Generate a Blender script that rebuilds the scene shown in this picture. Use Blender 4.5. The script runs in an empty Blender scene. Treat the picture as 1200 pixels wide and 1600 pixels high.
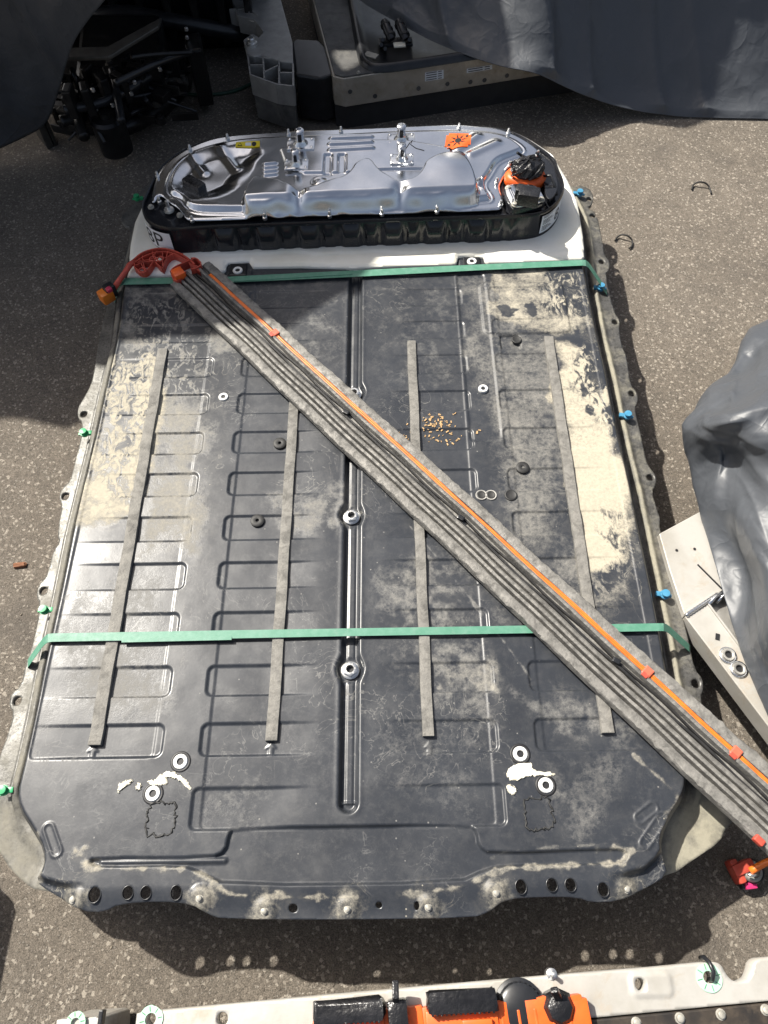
import bpy, bmesh, math, random
import numpy as np
from mathutils import Vector, Matrix
random.seed(7); rng = np.random.default_rng(7)
scene = bpy.context.scene
COL = scene.collection

# ---------------------------------------------------------------- camera
FPX = 1155.0; PITCH = math.atan2(2077, FPX); ROLL = 0.0149; CH = 1.83
cp, sp = math.cos(PITCH), math.sin(PITCH); cr, sr = math.cos(ROLL), math.sin(ROLL)
fw = np.array([0, cp, -sp]); r0 = np.array([1.0, 0, 0]); d0 = np.array([0, -sp, -cp])
RX = r0*cr + d0*sr; DN = -r0*sr + d0*cr
cam = bpy.data.cameras.new('camera'); cam_o = bpy.data.objects.new('camera', cam); COL.objects.link(cam_o)
cam.sensor_fit = 'VERTICAL'; cam.sensor_height = 36.0; cam.sensor_width = 27.0
cam.lens = 36.0*FPX/1600.0; cam.clip_end = 2000; cam.clip_start = 0.02
m = Matrix.Identity(4)
for i in range(3):
    m[i][0] = RX[i]; m[i][1] = -DN[i]; m[i][2] = -fw[i]
m[2][3] = CH
cam_o.matrix_world = m
scene.camera = cam_o

def P(px, py, z):
    """point of the photograph -> world point on the horizontal plane at height z"""
    d = fw*FPX + RX*(px-600.0) + DN*(py-800.0)
    t = (z-CH)/d[2]
    return np.array([d[0]*t, d[1]*t, z])
def PL(pts, z): return [tuple(P(x, y, z)) for x, y in pts]
def P2(pts, z): return np.array([P(x, y, z)[:2] for x, y in pts])

# ---------------------------------------------------------------- world, sun, exposure
SUN_EL = math.radians(50); SAZ = math.atan2(-0.79, 0.61)      # azimuth of the sun from +Y towards +X
w = bpy.data.worlds.new('World'); scene.world = w; w.use_nodes = True
nt = w.node_tree; nt.nodes.clear()
sky = nt.nodes.new('ShaderNodeTexSky'); sky.sky_type = 'NISHITA'; sky.sun_disc = False
sky.sun_elevation = SUN_EL; sky.sun_rotation = SAZ; sky.dust_density = 5.0; sky.air_density = 1.0; sky.ozone_density = .6
bg = nt.nodes.new('ShaderNodeBackground'); bg.inputs[1].default_value = 0.072
wo = nt.nodes.new('ShaderNodeOutputWorld')
hs_ = nt.nodes.new('ShaderNodeHueSaturation'); hs_.inputs['Saturation'].default_value = .74      # thin bright haze: a paler sky all over
nt.links.new(sky.outputs[0], hs_.inputs['Color']); nt.links.new(hs_.outputs[0], bg.inputs[0]); nt.links.new(bg.outputs[0], wo.inputs[0])
sl = bpy.data.lights.new('sun', 'SUN'); sl.energy = 4.6; sl.angle = math.radians(0.9); sl.color = (1, .95, .86)
so = bpy.data.objects.new('sun', sl); COL.objects.link(so)
sd_ = Vector((math.sin(SAZ)*math.cos(SUN_EL), math.cos(SAZ)*math.cos(SUN_EL), math.sin(SUN_EL)))
so.rotation_euler = sd_.to_track_quat('Z', 'Y').to_euler(); so.location = sd_*20
scene.view_settings.view_transform = 'Standard'; scene.view_settings.look = 'None'
scene.view_settings.gamma = 1.0; scene.view_settings.exposure = 0.80
scene.render.engine = 'CYCLES'

# ---------------------------------------------------------------- materials
def node_mat(name):
    mt = bpy.data.materials.new(name); mt.use_nodes = True
    t = mt.node_tree; t.nodes.clear()
    o = t.nodes.new('ShaderNodeOutputMaterial'); b = t.nodes.new('ShaderNodeBsdfPrincipled')
    t.links.new(b.outputs[0], o.inputs[0])
    return mt, t, b
def N(t, typ, **kw):
    n = t.nodes.new(typ)
    for k, v in kw.items():
        if k.startswith('i_'): n.inputs[k[2:].replace('_', ' ')].default_value = v
        elif k[0] == 'I': n.inputs[int(k[1:])].default_value = v
        else: setattr(n, k, v)
    return n
def ramp(t, src, stops):
    r = t.nodes.new('ShaderNodeValToRGB'); e = r.color_ramp.elements
    while len(e) < len(stops): e.new(0.5)
    for k, (p, c) in enumerate(stops):
        e[k].position = p; e[k].color = (c, c, c, 1) if not hasattr(c, '__len__') else (*c, 1)
    t.links.new(src, r.inputs[0]); return r.outputs[0]
def noise(t, scale, detail=6, rough=.6, vec=None, out=0, dist=0.0):
    n = N(t, 'ShaderNodeTexNoise'); n.inputs['Scale'].default_value = scale
    n.inputs['Detail'].default_value = detail; n.inputs['Roughness'].default_value = rough; n.inputs['Distortion'].default_value = dist
    if vec is None:
        g = N(t, 'ShaderNodeNewGeometry'); vec = g.outputs['Position']
    t.links.new(vec, n.inputs['Vector']); return n.outputs[out]
def mix(t, fac, a, b, blend='MIX'):
    n = t.nodes.new('ShaderNodeMix'); n.data_type = 'RGBA'; n.blend_type = blend
    for s, v in ((n.inputs[0], fac), (n.inputs[6], a), (n.inputs[7], b)):
        if hasattr(v, 'is_linked'): t.links.new(v, s)
        elif hasattr(v, '__len__'): s.default_value = (*v, 1)
        else: s.default_value = v
    return n.outputs[2]
def math_(t, op, a, b=None, clamp=False):
    n = t.nodes.new('ShaderNodeMath'); n.operation = op; n.use_clamp = clamp
    for s, v in ((n.inputs[0], a), (n.inputs[1], b)):
        if v is None: continue
        if hasattr(v, 'is_linked'): t.links.new(v, s)
        else: s.default_value = v
    return n.outputs[0]
def bump(t, b, h, strength, dist):
    n = t.nodes.new('ShaderNodeBump'); n.inputs['Strength'].default_value = strength; n.inputs['Distance'].default_value = dist
    t.links.new(h, n.inputs['Height']); t.links.new(n.outputs[0], b.inputs['Normal']); return n

def M(name, c1, c2=None, scale=30, rough=.5, metal=0, lo=.4, hi=.65, bmp=0, bscale=200, rvar=.12, spec=.5, coat=0, dirt=None, dlo=.55, dhi=.75, dscale=14):
    mt, t, b = node_mat(name)
    n = noise(t, scale)
    c2 = c2 or tuple(v*.75 for v in c1)
    c = mix(t, ramp(t, n, [(lo, 0), (hi, 1)]), c1, c2)
    r = math_(t, 'ADD', math_(t, 'MULTIPLY', noise(t, scale*1.7), rvar*2), rough-rvar)
    if dirt:
        dm = ramp(t, noise(t, dscale, 9, .72, dist=.4), [(dlo, 0), (dhi, 1)])
        c = mix(t, dm, c, dirt); r = math_(t, 'ADD', r, math_(t, 'MULTIPLY', dm, .35), clamp=True)
        if metal:
            t.links.new(math_(t, 'SUBTRACT', metal, math_(t, 'MULTIPLY', dm, metal*.9)), b.inputs['Metallic'])
    t.links.new(c, b.inputs['Base Color']); t.links.new(r, b.inputs['Roughness'])
    if not (dirt and metal): b.inputs['Metallic'].default_value = metal
    b.inputs['Specular IOR Level'].default_value = spec
    if coat: b.inputs['Coat Weight'].default_value = coat; b.inputs['Coat Roughness'].default_value = .08
    if bmp: bump(t, b, noise(t, bscale, 4), bmp, .002)
    return mt

# ---------------------------------------------------------------- mesh helpers
WL = {}
def tag(o, label=None, cat=None, group=None, kind=None):
    if label: o['label'] = label
    if cat: o['category'] = cat
    if group: o['group'] = group
    if kind: o['kind'] = kind
    return o
def empty(name, loc, parent=None):
    o = bpy.data.objects.new(name, None); COL.objects.link(o); o.empty_display_size = .05
    o.location = Vector(loc); WL[o] = Vector(loc); return o
def place(o, loc, parent):
    loc = Vector(loc); WL[o] = loc
    if parent is not None:
        o.parent = parent; o.location = loc-WL[parent]
    else: o.location = loc
    return o
def mesh_np(name, v, f, mat=None, parent=None, smooth=True, attrs=None):
    """v (n,3) array in world space, f list of faces or (m,4) array"""
    v = np.asarray(v, float); c = (v.min(0)+v.max(0))/2; c[2] = v[:, 2].min()
    me = bpy.data.meshes.new(name); vl = v-c
    if isinstance(f, np.ndarray):
        me.vertices.add(len(vl)); me.vertices.foreach_set('co', vl.astype(np.float32).ravel())
        k = f.shape[1]
        me.loops.add(f.size); me.loops.foreach_set('vertex_index', f.astype(np.int32).ravel())
        me.polygons.add(len(f)); me.polygons.foreach_set('loop_start', np.arange(0, f.size, k, dtype=np.int32))
        me.polygons.foreach_set('loop_total', np.full(len(f), k, dtype=np.int32)); me.update(calc_edges=True); me.validate()
    else:
        me.from_pydata([tuple(a) for a in vl], [], f)
    if smooth: me.polygons.foreach_set('use_smooth', [True]*len(me.polygons))
    for k, a in (attrs or {}).items():
        at = me.attributes.new(k, 'FLOAT', 'POINT'); at.data.foreach_set('value', np.asarray(a, np.float32))
    if mat: me.materials.append(mat)
    me.update()
    o = bpy.data.objects.new(name, me); COL.objects.link(o)
    return place(o, c, parent)
def inst(name, src, loc, parent=None, rz=0, s=1, rx=0, ry=0):
    o = bpy.data.objects.new(name, src if isinstance(src, bpy.types.Mesh) else src.data); COL.objects.link(o)
    o.rotation_euler = (rx, ry, rz); o.scale = (s, s, s) if not hasattr(s, '__len__') else s
    return place(o, loc, parent)

class MB:
    def __init__(s): s.v = []; s.f = []
    def add(s, v, f):
        b = len(s.v); s.v += [tuple(map(float, p)) for p in v]; s.f += [tuple(b+i for i in q) for q in f]; return s
    def box(s, c, size, rz=0, rot=None, bev=.0):
        x, y, z = (k/2 for k in size); bm = bmesh.new()
        bmesh.ops.create_cube(bm, size=1)
        for q in bm.verts: q.co = Vector((q.co.x*2*x, q.co.y*2*y, q.co.z*2*z))
        if bev: bmesh.ops.bevel(bm, geom=bm.edges[:], offset=min(bev, x*.9, y*.9, z*.9), segments=2, affect='EDGES', profile=.6)
        R = rot if rot is not None else Matrix.Rotation(rz, 3, 'Z')
        bm.verts.index_update()
        s.add([Vector(c)+R @ q.co for q in bm.verts], [[q.index for q in f.verts] for f in bm.faces]); bm.free(); return s
    def tube(s, pts, r, n=8, cap=True, radii=None):
        pts = [Vector(p) for p in pts]; k = len(pts); vs = []; fs = []
        up = None
        for i, p in enumerate(pts):
            t = (pts[min(i+1, k-1)]-pts[max(i-1, 0)]).normalized()
            if up is None: up = Vector((0, 0, 1)) if abs(t.z) < .9 else Vector((1, 0, 0))
            a = t.cross(up)
            if a.length < 1e-6: a = t.orthogonal()
            a.normalize(); b = a.cross(t).normalized(); up = b
            rr = radii[i] if radii else r
            for j in range(n):
                an = 2*math.pi*j/n; vs.append(p+a*(rr*math.cos(an))+b*(rr*math.sin(an)))
        for i in range(k-1):
            for j in range(n): fs.append((i*n+j, i*n+(j+1) % n, (i+1)*n+(j+1) % n, (i+1)*n+j))
        if cap: fs += [tuple(range(n))[::-1], tuple(range((k-1)*n, k*n))]
        return s.add(vs, fs)
    def lathe(s, c, prof, n=20, ax='z', sx=1, sy=1):
        """prof [(r,z)...] open; closed at the ends when r=0"""
        vs = []; fs = []; k = len(prof); c = Vector(c)
        for r, z in prof:
            for j in range(n):
                a = 2*math.pi*j/n; q = Vector((r*math.cos(a)*sx, r*math.sin(a)*sy, z))
                if ax == 'x': q = Vector((q.z, q.x, q.y))
                if ax == 'y': q = Vector((q.x, q.z, q.y))
                vs.append(c+q)
        for i in range(k-1):
            for j in range(n): fs.append((i*n+j, i*n+(j+1) % n, (i+1)*n+(j+1) % n, (i+1)*n+j))
        fs.append(tuple(range((k-1)*n, k*n))); fs.append(tuple(range(n))[::-1])
        return s.add(vs, fs)
    def prism(s, poly, z0, z1):
        """poly: list of (x,y) counter-clockwise"""
        n = len(poly); a = sum(poly[i][0]*poly[(i+1) % n][1]-poly[(i+1) % n][0]*poly[i][1] for i in range(n))
        if a < 0: poly = list(poly)[::-1]
        vs = [(x, y, z0) for x, y in poly]+[(x, y, z1) for x, y in poly]
        fs = [tuple(range(n))[::-1], tuple(range(n, 2*n))]+[(i, (i+1) % n, n+(i+1) % n, n+i) for i in range(n)]
        return s.add(vs, fs)
    def build(s, name, mat, parent=None, smooth=False, bevel=0, auto=None):
        o = mesh_np(name, np.array(s.v), s.f, mat, parent, smooth)
        if auto: o.data.polygons.foreach_set('use_smooth', [True]*len(o.data.polygons)); o.data.set_sharp_from_angle(angle=math.radians(auto))
        if bevel:
            md = o.modifiers.new('bevel', 'BEVEL'); md.width = bevel; md.segments = 2; md.limit_method = 'ANGLE'
        return o
def local_mesh(mb, name, mat, smooth_angle=40):
    me = bpy.data.meshes.new(name); me.from_pydata(mb.v, [], mb.f); me.materials.append(mat)
    me.polygons.foreach_set('use_smooth', [True]*len(me.polygons)); me.set_sharp_from_angle(angle=math.radians(smooth_angle)); return me

def chaikin(p, n=2, closed=True):
    p = np.asarray(p, float)
    for _ in range(n):
        q = np.roll(p, -1, 0) if closed else p[1:]
        a = p if closed else p[:-1]
        o = np.empty((2*len(a), p.shape[1])); o[0::2] = a*.75+q*.25; o[1::2] = a*.25+q*.75
        if not closed: o = np.vstack([p[:1], o, p[-1:]])
        p = o
    return p
def resample(p, n, closed=False):
    p = np.asarray(p, float)
    if closed: p = np.vstack([p, p[:1]])
    s = np.r_[0, np.cumsum(np.linalg.norm(np.diff(p, axis=0), axis=1))]
    t = np.linspace(0, s[-1], n+1)[:-1] if closed else np.linspace(0, s[-1], n)
    return np.stack([np.interp(t, s, p[:, k]) for k in range(p.shape[1])], 1)
def ccw(p):
    p = np.asarray(p, float); q = np.roll(p, -1, 0)
    return p if (p[:, 0]*q[:, 1]-q[:, 0]*p[:, 1]).sum() > 0 else p[::-1]
def sdpoly(x, y, poly):
    poly = np.asarray(poly, float); best = np.full(x.shape, 1e9); cx = np.zeros(x.shape); cy = np.zeros(x.shape); ins = np.zeros(x.shape, bool)
    for i in range(len(poly)):
        ax, ay = poly[i]; bx, by = poly[(i+1) % len(poly)]; ex, ey = bx-ax, by-ay; L = ex*ex+ey*ey+1e-18
        t = np.clip(((x-ax)*ex+(y-ay)*ey)/L, 0, 1); qx = ax+t*ex; qy = ay+t*ey
        d = (x-qx)**2+(y-qy)**2; mk = d < best
        best = np.where(mk, d, best); cx = np.where(mk, qx, cx); cy = np.where(mk, qy, cy)
        if ay != by:
            ins ^= ((ay > y) != (by > y)) & (x < ex*(y-ay)/(by-ay)+ax)
    d = np.sqrt(best); return np.where(ins, -d, d), cx, cy
def sdseg(x, y, pts):
    best = np.full(x.shape, 1e9)
    for (ax, ay), (bx, by) in zip(pts[:-1], pts[1:]):
        ex, ey = bx-ax, by-ay; t = np.clip(((x-ax)*ex+(y-ay)*ey)/(ex*ex+ey*ey+1e-18), 0, 1)
        best = np.minimum(best, np.hypot(x-ax-t*ex, y-ay-t*ey))
    return best
def sstep(a, b, x):
    t = np.clip((x-a)/(b-a), 0, 1); return t*t*(3-2*t)
def rbox(x, y, x0, x1, y0, y1, r):
    qx = np.abs(x-(x0+x1)/2)-(x1-x0)/2+r; qy = np.abs(y-(y0+y1)/2)-(y1-y0)/2+r
    return np.hypot(np.maximum(qx, 0), np.maximum(qy, 0))+np.minimum(np.maximum(qx, qy), 0)-r
def vnoise(x, y, s, seed=0):
    r_ = np.random.default_rng(seed).random((256, 256)); X = x*s+seed*17.3; Y = y*s+seed*9.1
    i = np.floor(X).astype(int); j = np.floor(Y).astype(int); u = X-i; v = Y-j; u = u*u*(3-2*u); v = v*v*(3-2*v)
    g = lambda a, b: r_[a % 256, b % 256]
    return (g(i, j)*(1-u)+g(i+1, j)*u)*(1-v)+(g(i, j+1)*(1-u)+g(i+1, j+1)*u)*v
def fbm(x, y, s, o=4, seed=0):
    t = 0; a = .5; n = 0
    for k in range(o): t = t+a*vnoise(x, y, s*2**k, seed+k*3+1); n += a; a *= .55
    return t/n

def sheet(name, outline, zfun, res, mat, parent=None, holes=(), thick=.003, attr=None, smooth=True):
    """pressed sheet: fine grid cut cleanly along outline (world xy) and round holes, height zfun(x,y)"""
    ol = ccw(outline); lo = ol.min(0)-res; hi = ol.max(0)+res
    nx = int((hi[0]-lo[0])/res)+2; ny = int((hi[1]-lo[1])/res)+2
    gx, gy = np.meshgrid(lo[0]+np.arange(nx)*res, lo[1]+np.arange(ny)*res)
    sd, cx, cy = sdpoly(gx, gy, ol)
    for (hx, hy, rx_, ry_) in holes:
        ddx, ddy = (gx-hx)/rx_, (gy-hy)/ry_; d = np.hypot(ddx, ddy)+1e-9; s2 = (1-d)*min(rx_, ry_); mk = s2 > sd
        sd = np.where(mk, s2, sd); cx = np.where(mk, hx+ddx/d*rx_, cx); cy = np.where(mk, hy+ddy/d*ry_, cy)
    ok = sd < .45*res
    q = ok[:-1, :-1] & ok[1:, :-1] & ok[:-1, 1:] & ok[1:, 1:]
    cnt = np.zeros(gx.shape, int)
    for a, b in ((0, 0), (1, 0), (0, 1), (1, 1)): cnt[a:ny-1+a, b:nx-1+b] += q
    bd = (cnt > 0) & (cnt < 4); x = np.where(bd, cx, gx); y = np.where(bd, cy, gy)
    idx = -np.ones(gx.shape, int); use = cnt > 0; idx[use] = np.arange(use.sum())
    X = x[use]; Y = y[use]; Z = zfun(X, Y); v = np.stack([X, Y, Z], 1)
    jj, ii = np.nonzero(q); f = np.stack([idx[jj, ii], idx[jj, ii+1], idx[jj+1, ii+1], idx[jj+1, ii]], 1)
    e = np.concatenate([f[:, [0, 1]], f[:, [1, 2]], f[:, [2, 3]], f[:, [3, 0]]])
    key = e[:, 0].astype(np.int64)*len(v)+e[:, 1]; rev = e[:, 1].astype(np.int64)*len(v)+e[:, 0]
    be = e[~np.isin(key, rev)]
    bv = np.unique(be); mp = {int(k): len(v)+n for n, k in enumerate(bv)}
    lower = v[bv].copy(); lower[:, 2] -= thick
    fs = np.array([[b, a, mp[int(a)], mp[int(b)]] for a, b in be])
    at = {}
    if attr:
        for k, fn in attr.items():
            a = fn(X, Y); at[k] = np.r_[a, a[bv]]
    return mesh_np(name, np.vstack([v, lower]), np.vstack([f, fs]), mat, parent, smooth, at)

# ================================================================ GROUND
mt, t, b = node_mat('asphalt')
geo = N(t, 'ShaderNodeNewGeometry').outputs['Position']
big = noise(t, 1.3, 5, .6); mid = noise(t, 9, 6, .65); fine = noise(t, 330, 4, .75)
c = mix(t, ramp(t, big, [(.35, 0), (.68, 1)]), (.270, .230, .185), (.350, .302, .246))
c = mix(t, ramp(t, mid, [(.4, 0), (.7, .6)]), c, (.19, .167, .14))
c = mix(t, ramp(t, fine, [(.40, .75), (.62, 0)]), c, (.065, .058, .050))
vo = N(t, 'ShaderNodeTexVoronoi'); vo.inputs['Scale'].default_value = 170; wv = N(t, 'ShaderNodeVectorMath', operation='ADD'); ws = N(t, 'ShaderNodeVectorMath', operation='SCALE'); ws.inputs['Scale'].default_value = .012; t.links.new(noise(t, 110, 3, .6, out=1), ws.inputs[0]); t.links.new(geo, wv.inputs[0]); t.links.new(ws.outputs[0], wv.inputs[1]); t.links.new(wv.outputs[0], vo.inputs['Vector'])
sep = N(t, 'ShaderNodeSeparateColor'); t.links.new(vo.outputs['Color'], sep.inputs[0])
chip = math_(t, 'MULTIPLY', ramp(t, sep.outputs[0], [(.66, 0), (.74, 1)]), ramp(t, vo.outputs['Distance'], [(.30, 1), (.46, 0)]))
chipc = mix(t, ramp(t, sep.outputs[1], [(.2, 0), (1, 1)]), (.18, .155, .125), (.46, .42, .36))
c = mix(t, math_(t, 'MULTIPLY', chip, .85), c, chipc)
cellv = ramp(t, sep.outputs[2], [(0, .55), (1, 1.0)])
c = mix(t, .85, c, cellv, 'MULTIPLY')
c = mix(t, math_(t, 'MULTIPLY', ramp(t, sep.outputs[2], [(.92, 0), (.96, 1)]), .55), c, (.45, .405, .34))
vo2 = N(t, 'ShaderNodeTexVoronoi'); vo2.inputs['Scale'].default_value = 95; t.links.new(wv.outputs[0], vo2.inputs['Vector'])
sep2 = N(t, 'ShaderNodeSeparateColor'); t.links.new(vo2.outputs['Color'], sep2.inputs[0])
chip2 = math_(t, 'MULTIPLY', ramp(t, sep2.outputs[0], [(.9, 0), (.93, 1)]), ramp(t, vo2.outputs['Distance'], [(.22, 1), (.38, 0)]))
c = mix(t, math_(t, 'MULTIPLY', chip2, .45), c, (.44, .40, .34))
# damp oil stains with a shape of their own
st = ramp(t, noise(t, 2.4, 6, .6, dist=.3), [(.57, 0), (.70, .55)])
c = mix(t, st, c, (.085, .075, .066))
t.links.new(c, b.inputs['Base Color']); b.inputs['Roughness'].default_value = .85; b.inputs['Specular IOR Level'].default_value = .3
hh = math_(t, 'ADD', math_(t, 'MULTIPLY', chip, .5), math_(t, 'ADD', math_(t, 'MULTIPLY', fine, .9), math_(t, 'MULTIPLY', mid, .5)))
bump(t, b, hh, .9, .004)
ASPH = mt
g = MB(); S = 400
g.add([(-S, -S, 0), (S, -S, 0), (S, S, 0), (-S, S, 0)], [(0, 1, 2, 3)])
tag(g.build('ground', ASPH), 'brown grey asphalt yard with pale stone chips', kind='structure')

# ================================================================ MATERIALS
GREEN_STRAP = M('green_strap', (.070, .215, .145), (.10, .25, .18), 60, .5, dirt=(.2, .26, .22), dlo=.55, dhi=.9, dscale=30)
BLACK_PL = M('black_plastic', (.012, .013, .015), (.02, .021, .024), 20, .32)
BLACK_RUB = M('black_rubber', (.014, .014, .014), (.025, .025, .024), 60, .6)
TAPE = M('black_tape', (.010, .010, .011), (.018, .018, .02), 25, .26, bmp=1.0, bscale=85)
ALU = M('bright_aluminium', (.78, .79, .80), (.66, .67, .69), 8, .22, 1.0, rvar=.06)
ALU_D = M('dirty_aluminium', (.60, .585, .55), (.48, .465, .43), 12, .42, .75, bmp=.25, bscale=120, dirt=(.33, .27, .18), dlo=.56, dhi=.8)
ALU_C = M('cast_aluminium', (.42, .415, .40), (.33, .325, .31), 25, .55, .6, bmp=.5, bscale=180)
ZINC = M('zinc', (.80, .80, .78), (.62, .62, .6), 60, .3, .9)
WHITE = M('white_foam', (.84, .83, .77), (.74, .72, .62), 5, .6, dirt=(.5, .45, .33), dlo=.66, dhi=.85, dscale=9, bmp=.15, bscale=60)
WHITE_P = M('white_painted_metal', (.45, .437, .405), (.37, .353, .315), 9, .5, .2, dirt=(.34, .27, .19), dlo=.54, dhi=.76, dscale=12, bmp=.2, bscale=90)
ORANGE = M('orange_plastic', (.83, .13, .018), (.70, .10, .015), 30, .42)
ORANGE_C = M('orange_cable', (.84, .19, .022), (.62, .13, .02), 25, .4, dirt=(.36, .16, .06), dlo=.62, dhi=.9)
RED_PL = M('faded_red_plastic', (.52, .075, .045), (.40, .06, .04), 35, .5, dirt=(.33, .2, .15), dlo=.58, dhi=.85, dscale=40)
BLUE_CLIP = M('blue_clip', (.05, .22, .37), (.08, .28, .44), 50, .3)
GREEN_CLIP = M('green_clip', (.02, .30, .11), (.03, .36, .14), 50, .35)
FOAM_STRIP = M('grey_foam_strip', (.185, .178, .163), (.235, .225, .203), 40, .85, bmp=.8, bscale=200, dirt=(.075, .073, .068), dlo=.47, dhi=.75, dscale=34)
RAILM = M('dusty_grey_rail', (.25, .24, .22), (.155, .15, .138), 60, .62, .25, lo=.35, hi=.7, bmp=.8, bscale=150, dirt=(.06, .058, .054), dlo=.46, dhi=.72, dscale=44)
RAIL_D = M('dark_rail', (.014, .014, .014), (.026, .025, .024), 30, .4, bmp=.3, dirt=(.09, .085, .078), dlo=.6, dhi=.85, dscale=35)
FRAME = M('pack_frame', (.31, .30, .265), (.22, .212, .19), 14, .62, .35, bmp=.5, bscale=120, dirt=(.40, .375, .29), dlo=.44, dhi=.66, dscale=10)
FRAME_K = M('pack_frame_dark', (.14, .136, .125), (.09, .088, .082), 14, .6, .3, bmp=.5, bscale=120, dirt=(.33, .31, .24), dlo=.52, dhi=.74, dscale=12)
BODY = M('pack_body', (.03, .03, .032), None, 20, .6)
LABEL_W = M('white_label', (.80, .82, .84), (.74, .76, .78), 20, .4)
INK = M('black_ink', (.012, .012, .014), None, 20, .5)
YELLOW = M('yellow_label', (.85, .66, .02), (.78, .6, .02), 20, .4)
ADH = M('cream_adhesive', (.72, .69, .58), (.58, .54, .43), 60, .75, bmp=.8, bscale=220)

def paint_mat():
    mt, t, b = node_mat('black_painted_steel')
    a = N(t, 'ShaderNodeAttribute', attribute_name='dust').outputs['Fac']
    cr_ = N(t, 'ShaderNodeAttribute', attribute_name='cream').outputs['Fac']
    n1 = noise(t, 26, 9, .75, dist=.6); n2 = noise(t, 150, 6, .75); n3 = noise(t, 5, 6, .6)
    base = mix(t, ramp(t, n3, [(.35, 0), (.7, 1)]), (.023, .026, .032), (.033, .037, .0445))
    # dust breaks up along the noise
    th = math_(t, 'ADD', math_(t, 'MULTIPLY', a, 1.5), math_(t, 'MULTIPLY', math_(t, 'SUBTRACT', n1, .60), 1.15))
    th = math_(t, 'ADD', th, math_(t, 'MULTIPLY', math_(t, 'SUBTRACT', n2, .5), 1.5))
    th = math_(t, 'ADD', th, math_(t, 'MULTIPLY', math_(t, 'SUBTRACT', noise(t, 420, 3, .7), .5), .9))
    gp = N(t, 'ShaderNodeNewGeometry').outputs['Position']
    vv = N(t, 'ShaderNodeVectorMath', operation='ADD'); vs_ = N(t, 'ShaderNodeVectorMath', operation='SCALE'); vs_.inputs['Scale'].default_value = .02
    t.links.new(noise(t, 45, 4, .6, out=1), vs_.inputs[0]); t.links.new(gp, vv.inputs[0]); t.links.new(vs_.outputs[0], vv.inputs[1])
    vb = N(t, 'ShaderNodeTexVoronoi'); vb.inputs['Scale'].default_value = 62; t.links.new(vv.outputs[0], vb.inputs['Vector'])
    th = math_(t, 'ADD', th, math_(t, 'MULTIPLY', math_(t, 'SUBTRACT', vb.outputs['Distance'], .42), .5))
    sc_a = N(t, 'ShaderNodeAttribute', attribute_name='scratch').outputs['Fac']
    sv = N(t, 'ShaderNodeMapping'); sv.inputs['Rotation'].default_value = (0, 0, .5); sv.inputs['Scale'].default_value = (1, .5, 1); t.links.new(gp, sv.inputs['Vector'])
    stk = ramp(t, noise(t, 48, 5, .6, vec=sv.outputs[0], dist=1.6), [(.43, 1), (.56, 0)])
    th = math_(t, 'SUBTRACT', th, math_(t, 'MULTIPLY', math_(t, 'MULTIPLY', stk, sc_a), 1.35))
    th = math_(t, 'MULTIPLY', th, .85)
    dm = math_(t, 'MULTIPLY', math_(t, 'MINIMUM', math_(t, 'MAXIMUM', th, 0), 1), math_(t, 'MINIMUM', math_(t, 'MULTIPLY', a, 3.2), 1))
    # specks and hair lines everywhere
    vs = N(t, 'ShaderNodeTexVoronoi'); vs.inputs['Scale'].default_value = 62
    t.links.new(N(t, 'ShaderNodeNewGeometry').outputs['Position'], vs.inputs['Vector'])
    sc = N(t, 'ShaderNodeSeparateColor'); t.links.new(vs.outputs['Color'], sc.inputs[0])
    sp_ = math_(t, 'MULTIPLY', ramp(t, sc.outputs[0], [(.86, 0), (.9, 1)]), ramp(t, vs.outputs['Distance'], [(.07, 1), (.13, 0)]))
    film = ramp(t, noise(t, 16, 9, .78, dist=.2), [(.48, 0), (.9, .22)])
    wr = ramp(t, noise(t, 11, 4, .55, dist=2.2), [(.488, 0), (.497, .5), (.503, .5), (.512, 0)])
    wr = math_(t, 'MULTIPLY', wr, ramp(t, noise(t, 4, 3), [(.5, 0), (.62, 1)]))
    dm2 = math_(t, 'MAXIMUM', dm, math_(t, 'MAXIMUM', math_(t, 'MULTIPLY', sp_, .8), math_(t, 'MAXIMUM', film, wr)))
    dc = mix(t, cr_, (.20, .197, .188), (.44, .40, .31))
    dc = mix(t, ramp(t, n2, [(.35, .35), (.6, 0)]), dc, (.16, .15, .13))
    t.links.new(mix(t, dm2, base, dc), b.inputs['Base Color'])
    r = math_(t, 'ADD', .325, math_(t, 'ADD', math_(t, 'MULTIPLY', dm2, .55), math_(t, 'MULTIPLY', math_(t, 'SUBTRACT', noise(t, 15, 6), .5), .16)), clamp=True)
    t.links.new(r, b.inputs['Roughness']); b.inputs['Specular IOR Level'].default_value = .52
    h = math_(t, 'ADD', math_(t, 'MULTIPLY', dm, .45), math_(t, 'ADD', math_(t, 'MULTIPLY', noise(t, 3.2, 3), 6.0), math_(t, 'MULTIPLY', n2, .08)))
    bump(t, b, h, .35, .0022)
    return mt
PAINT = paint_mat()
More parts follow.
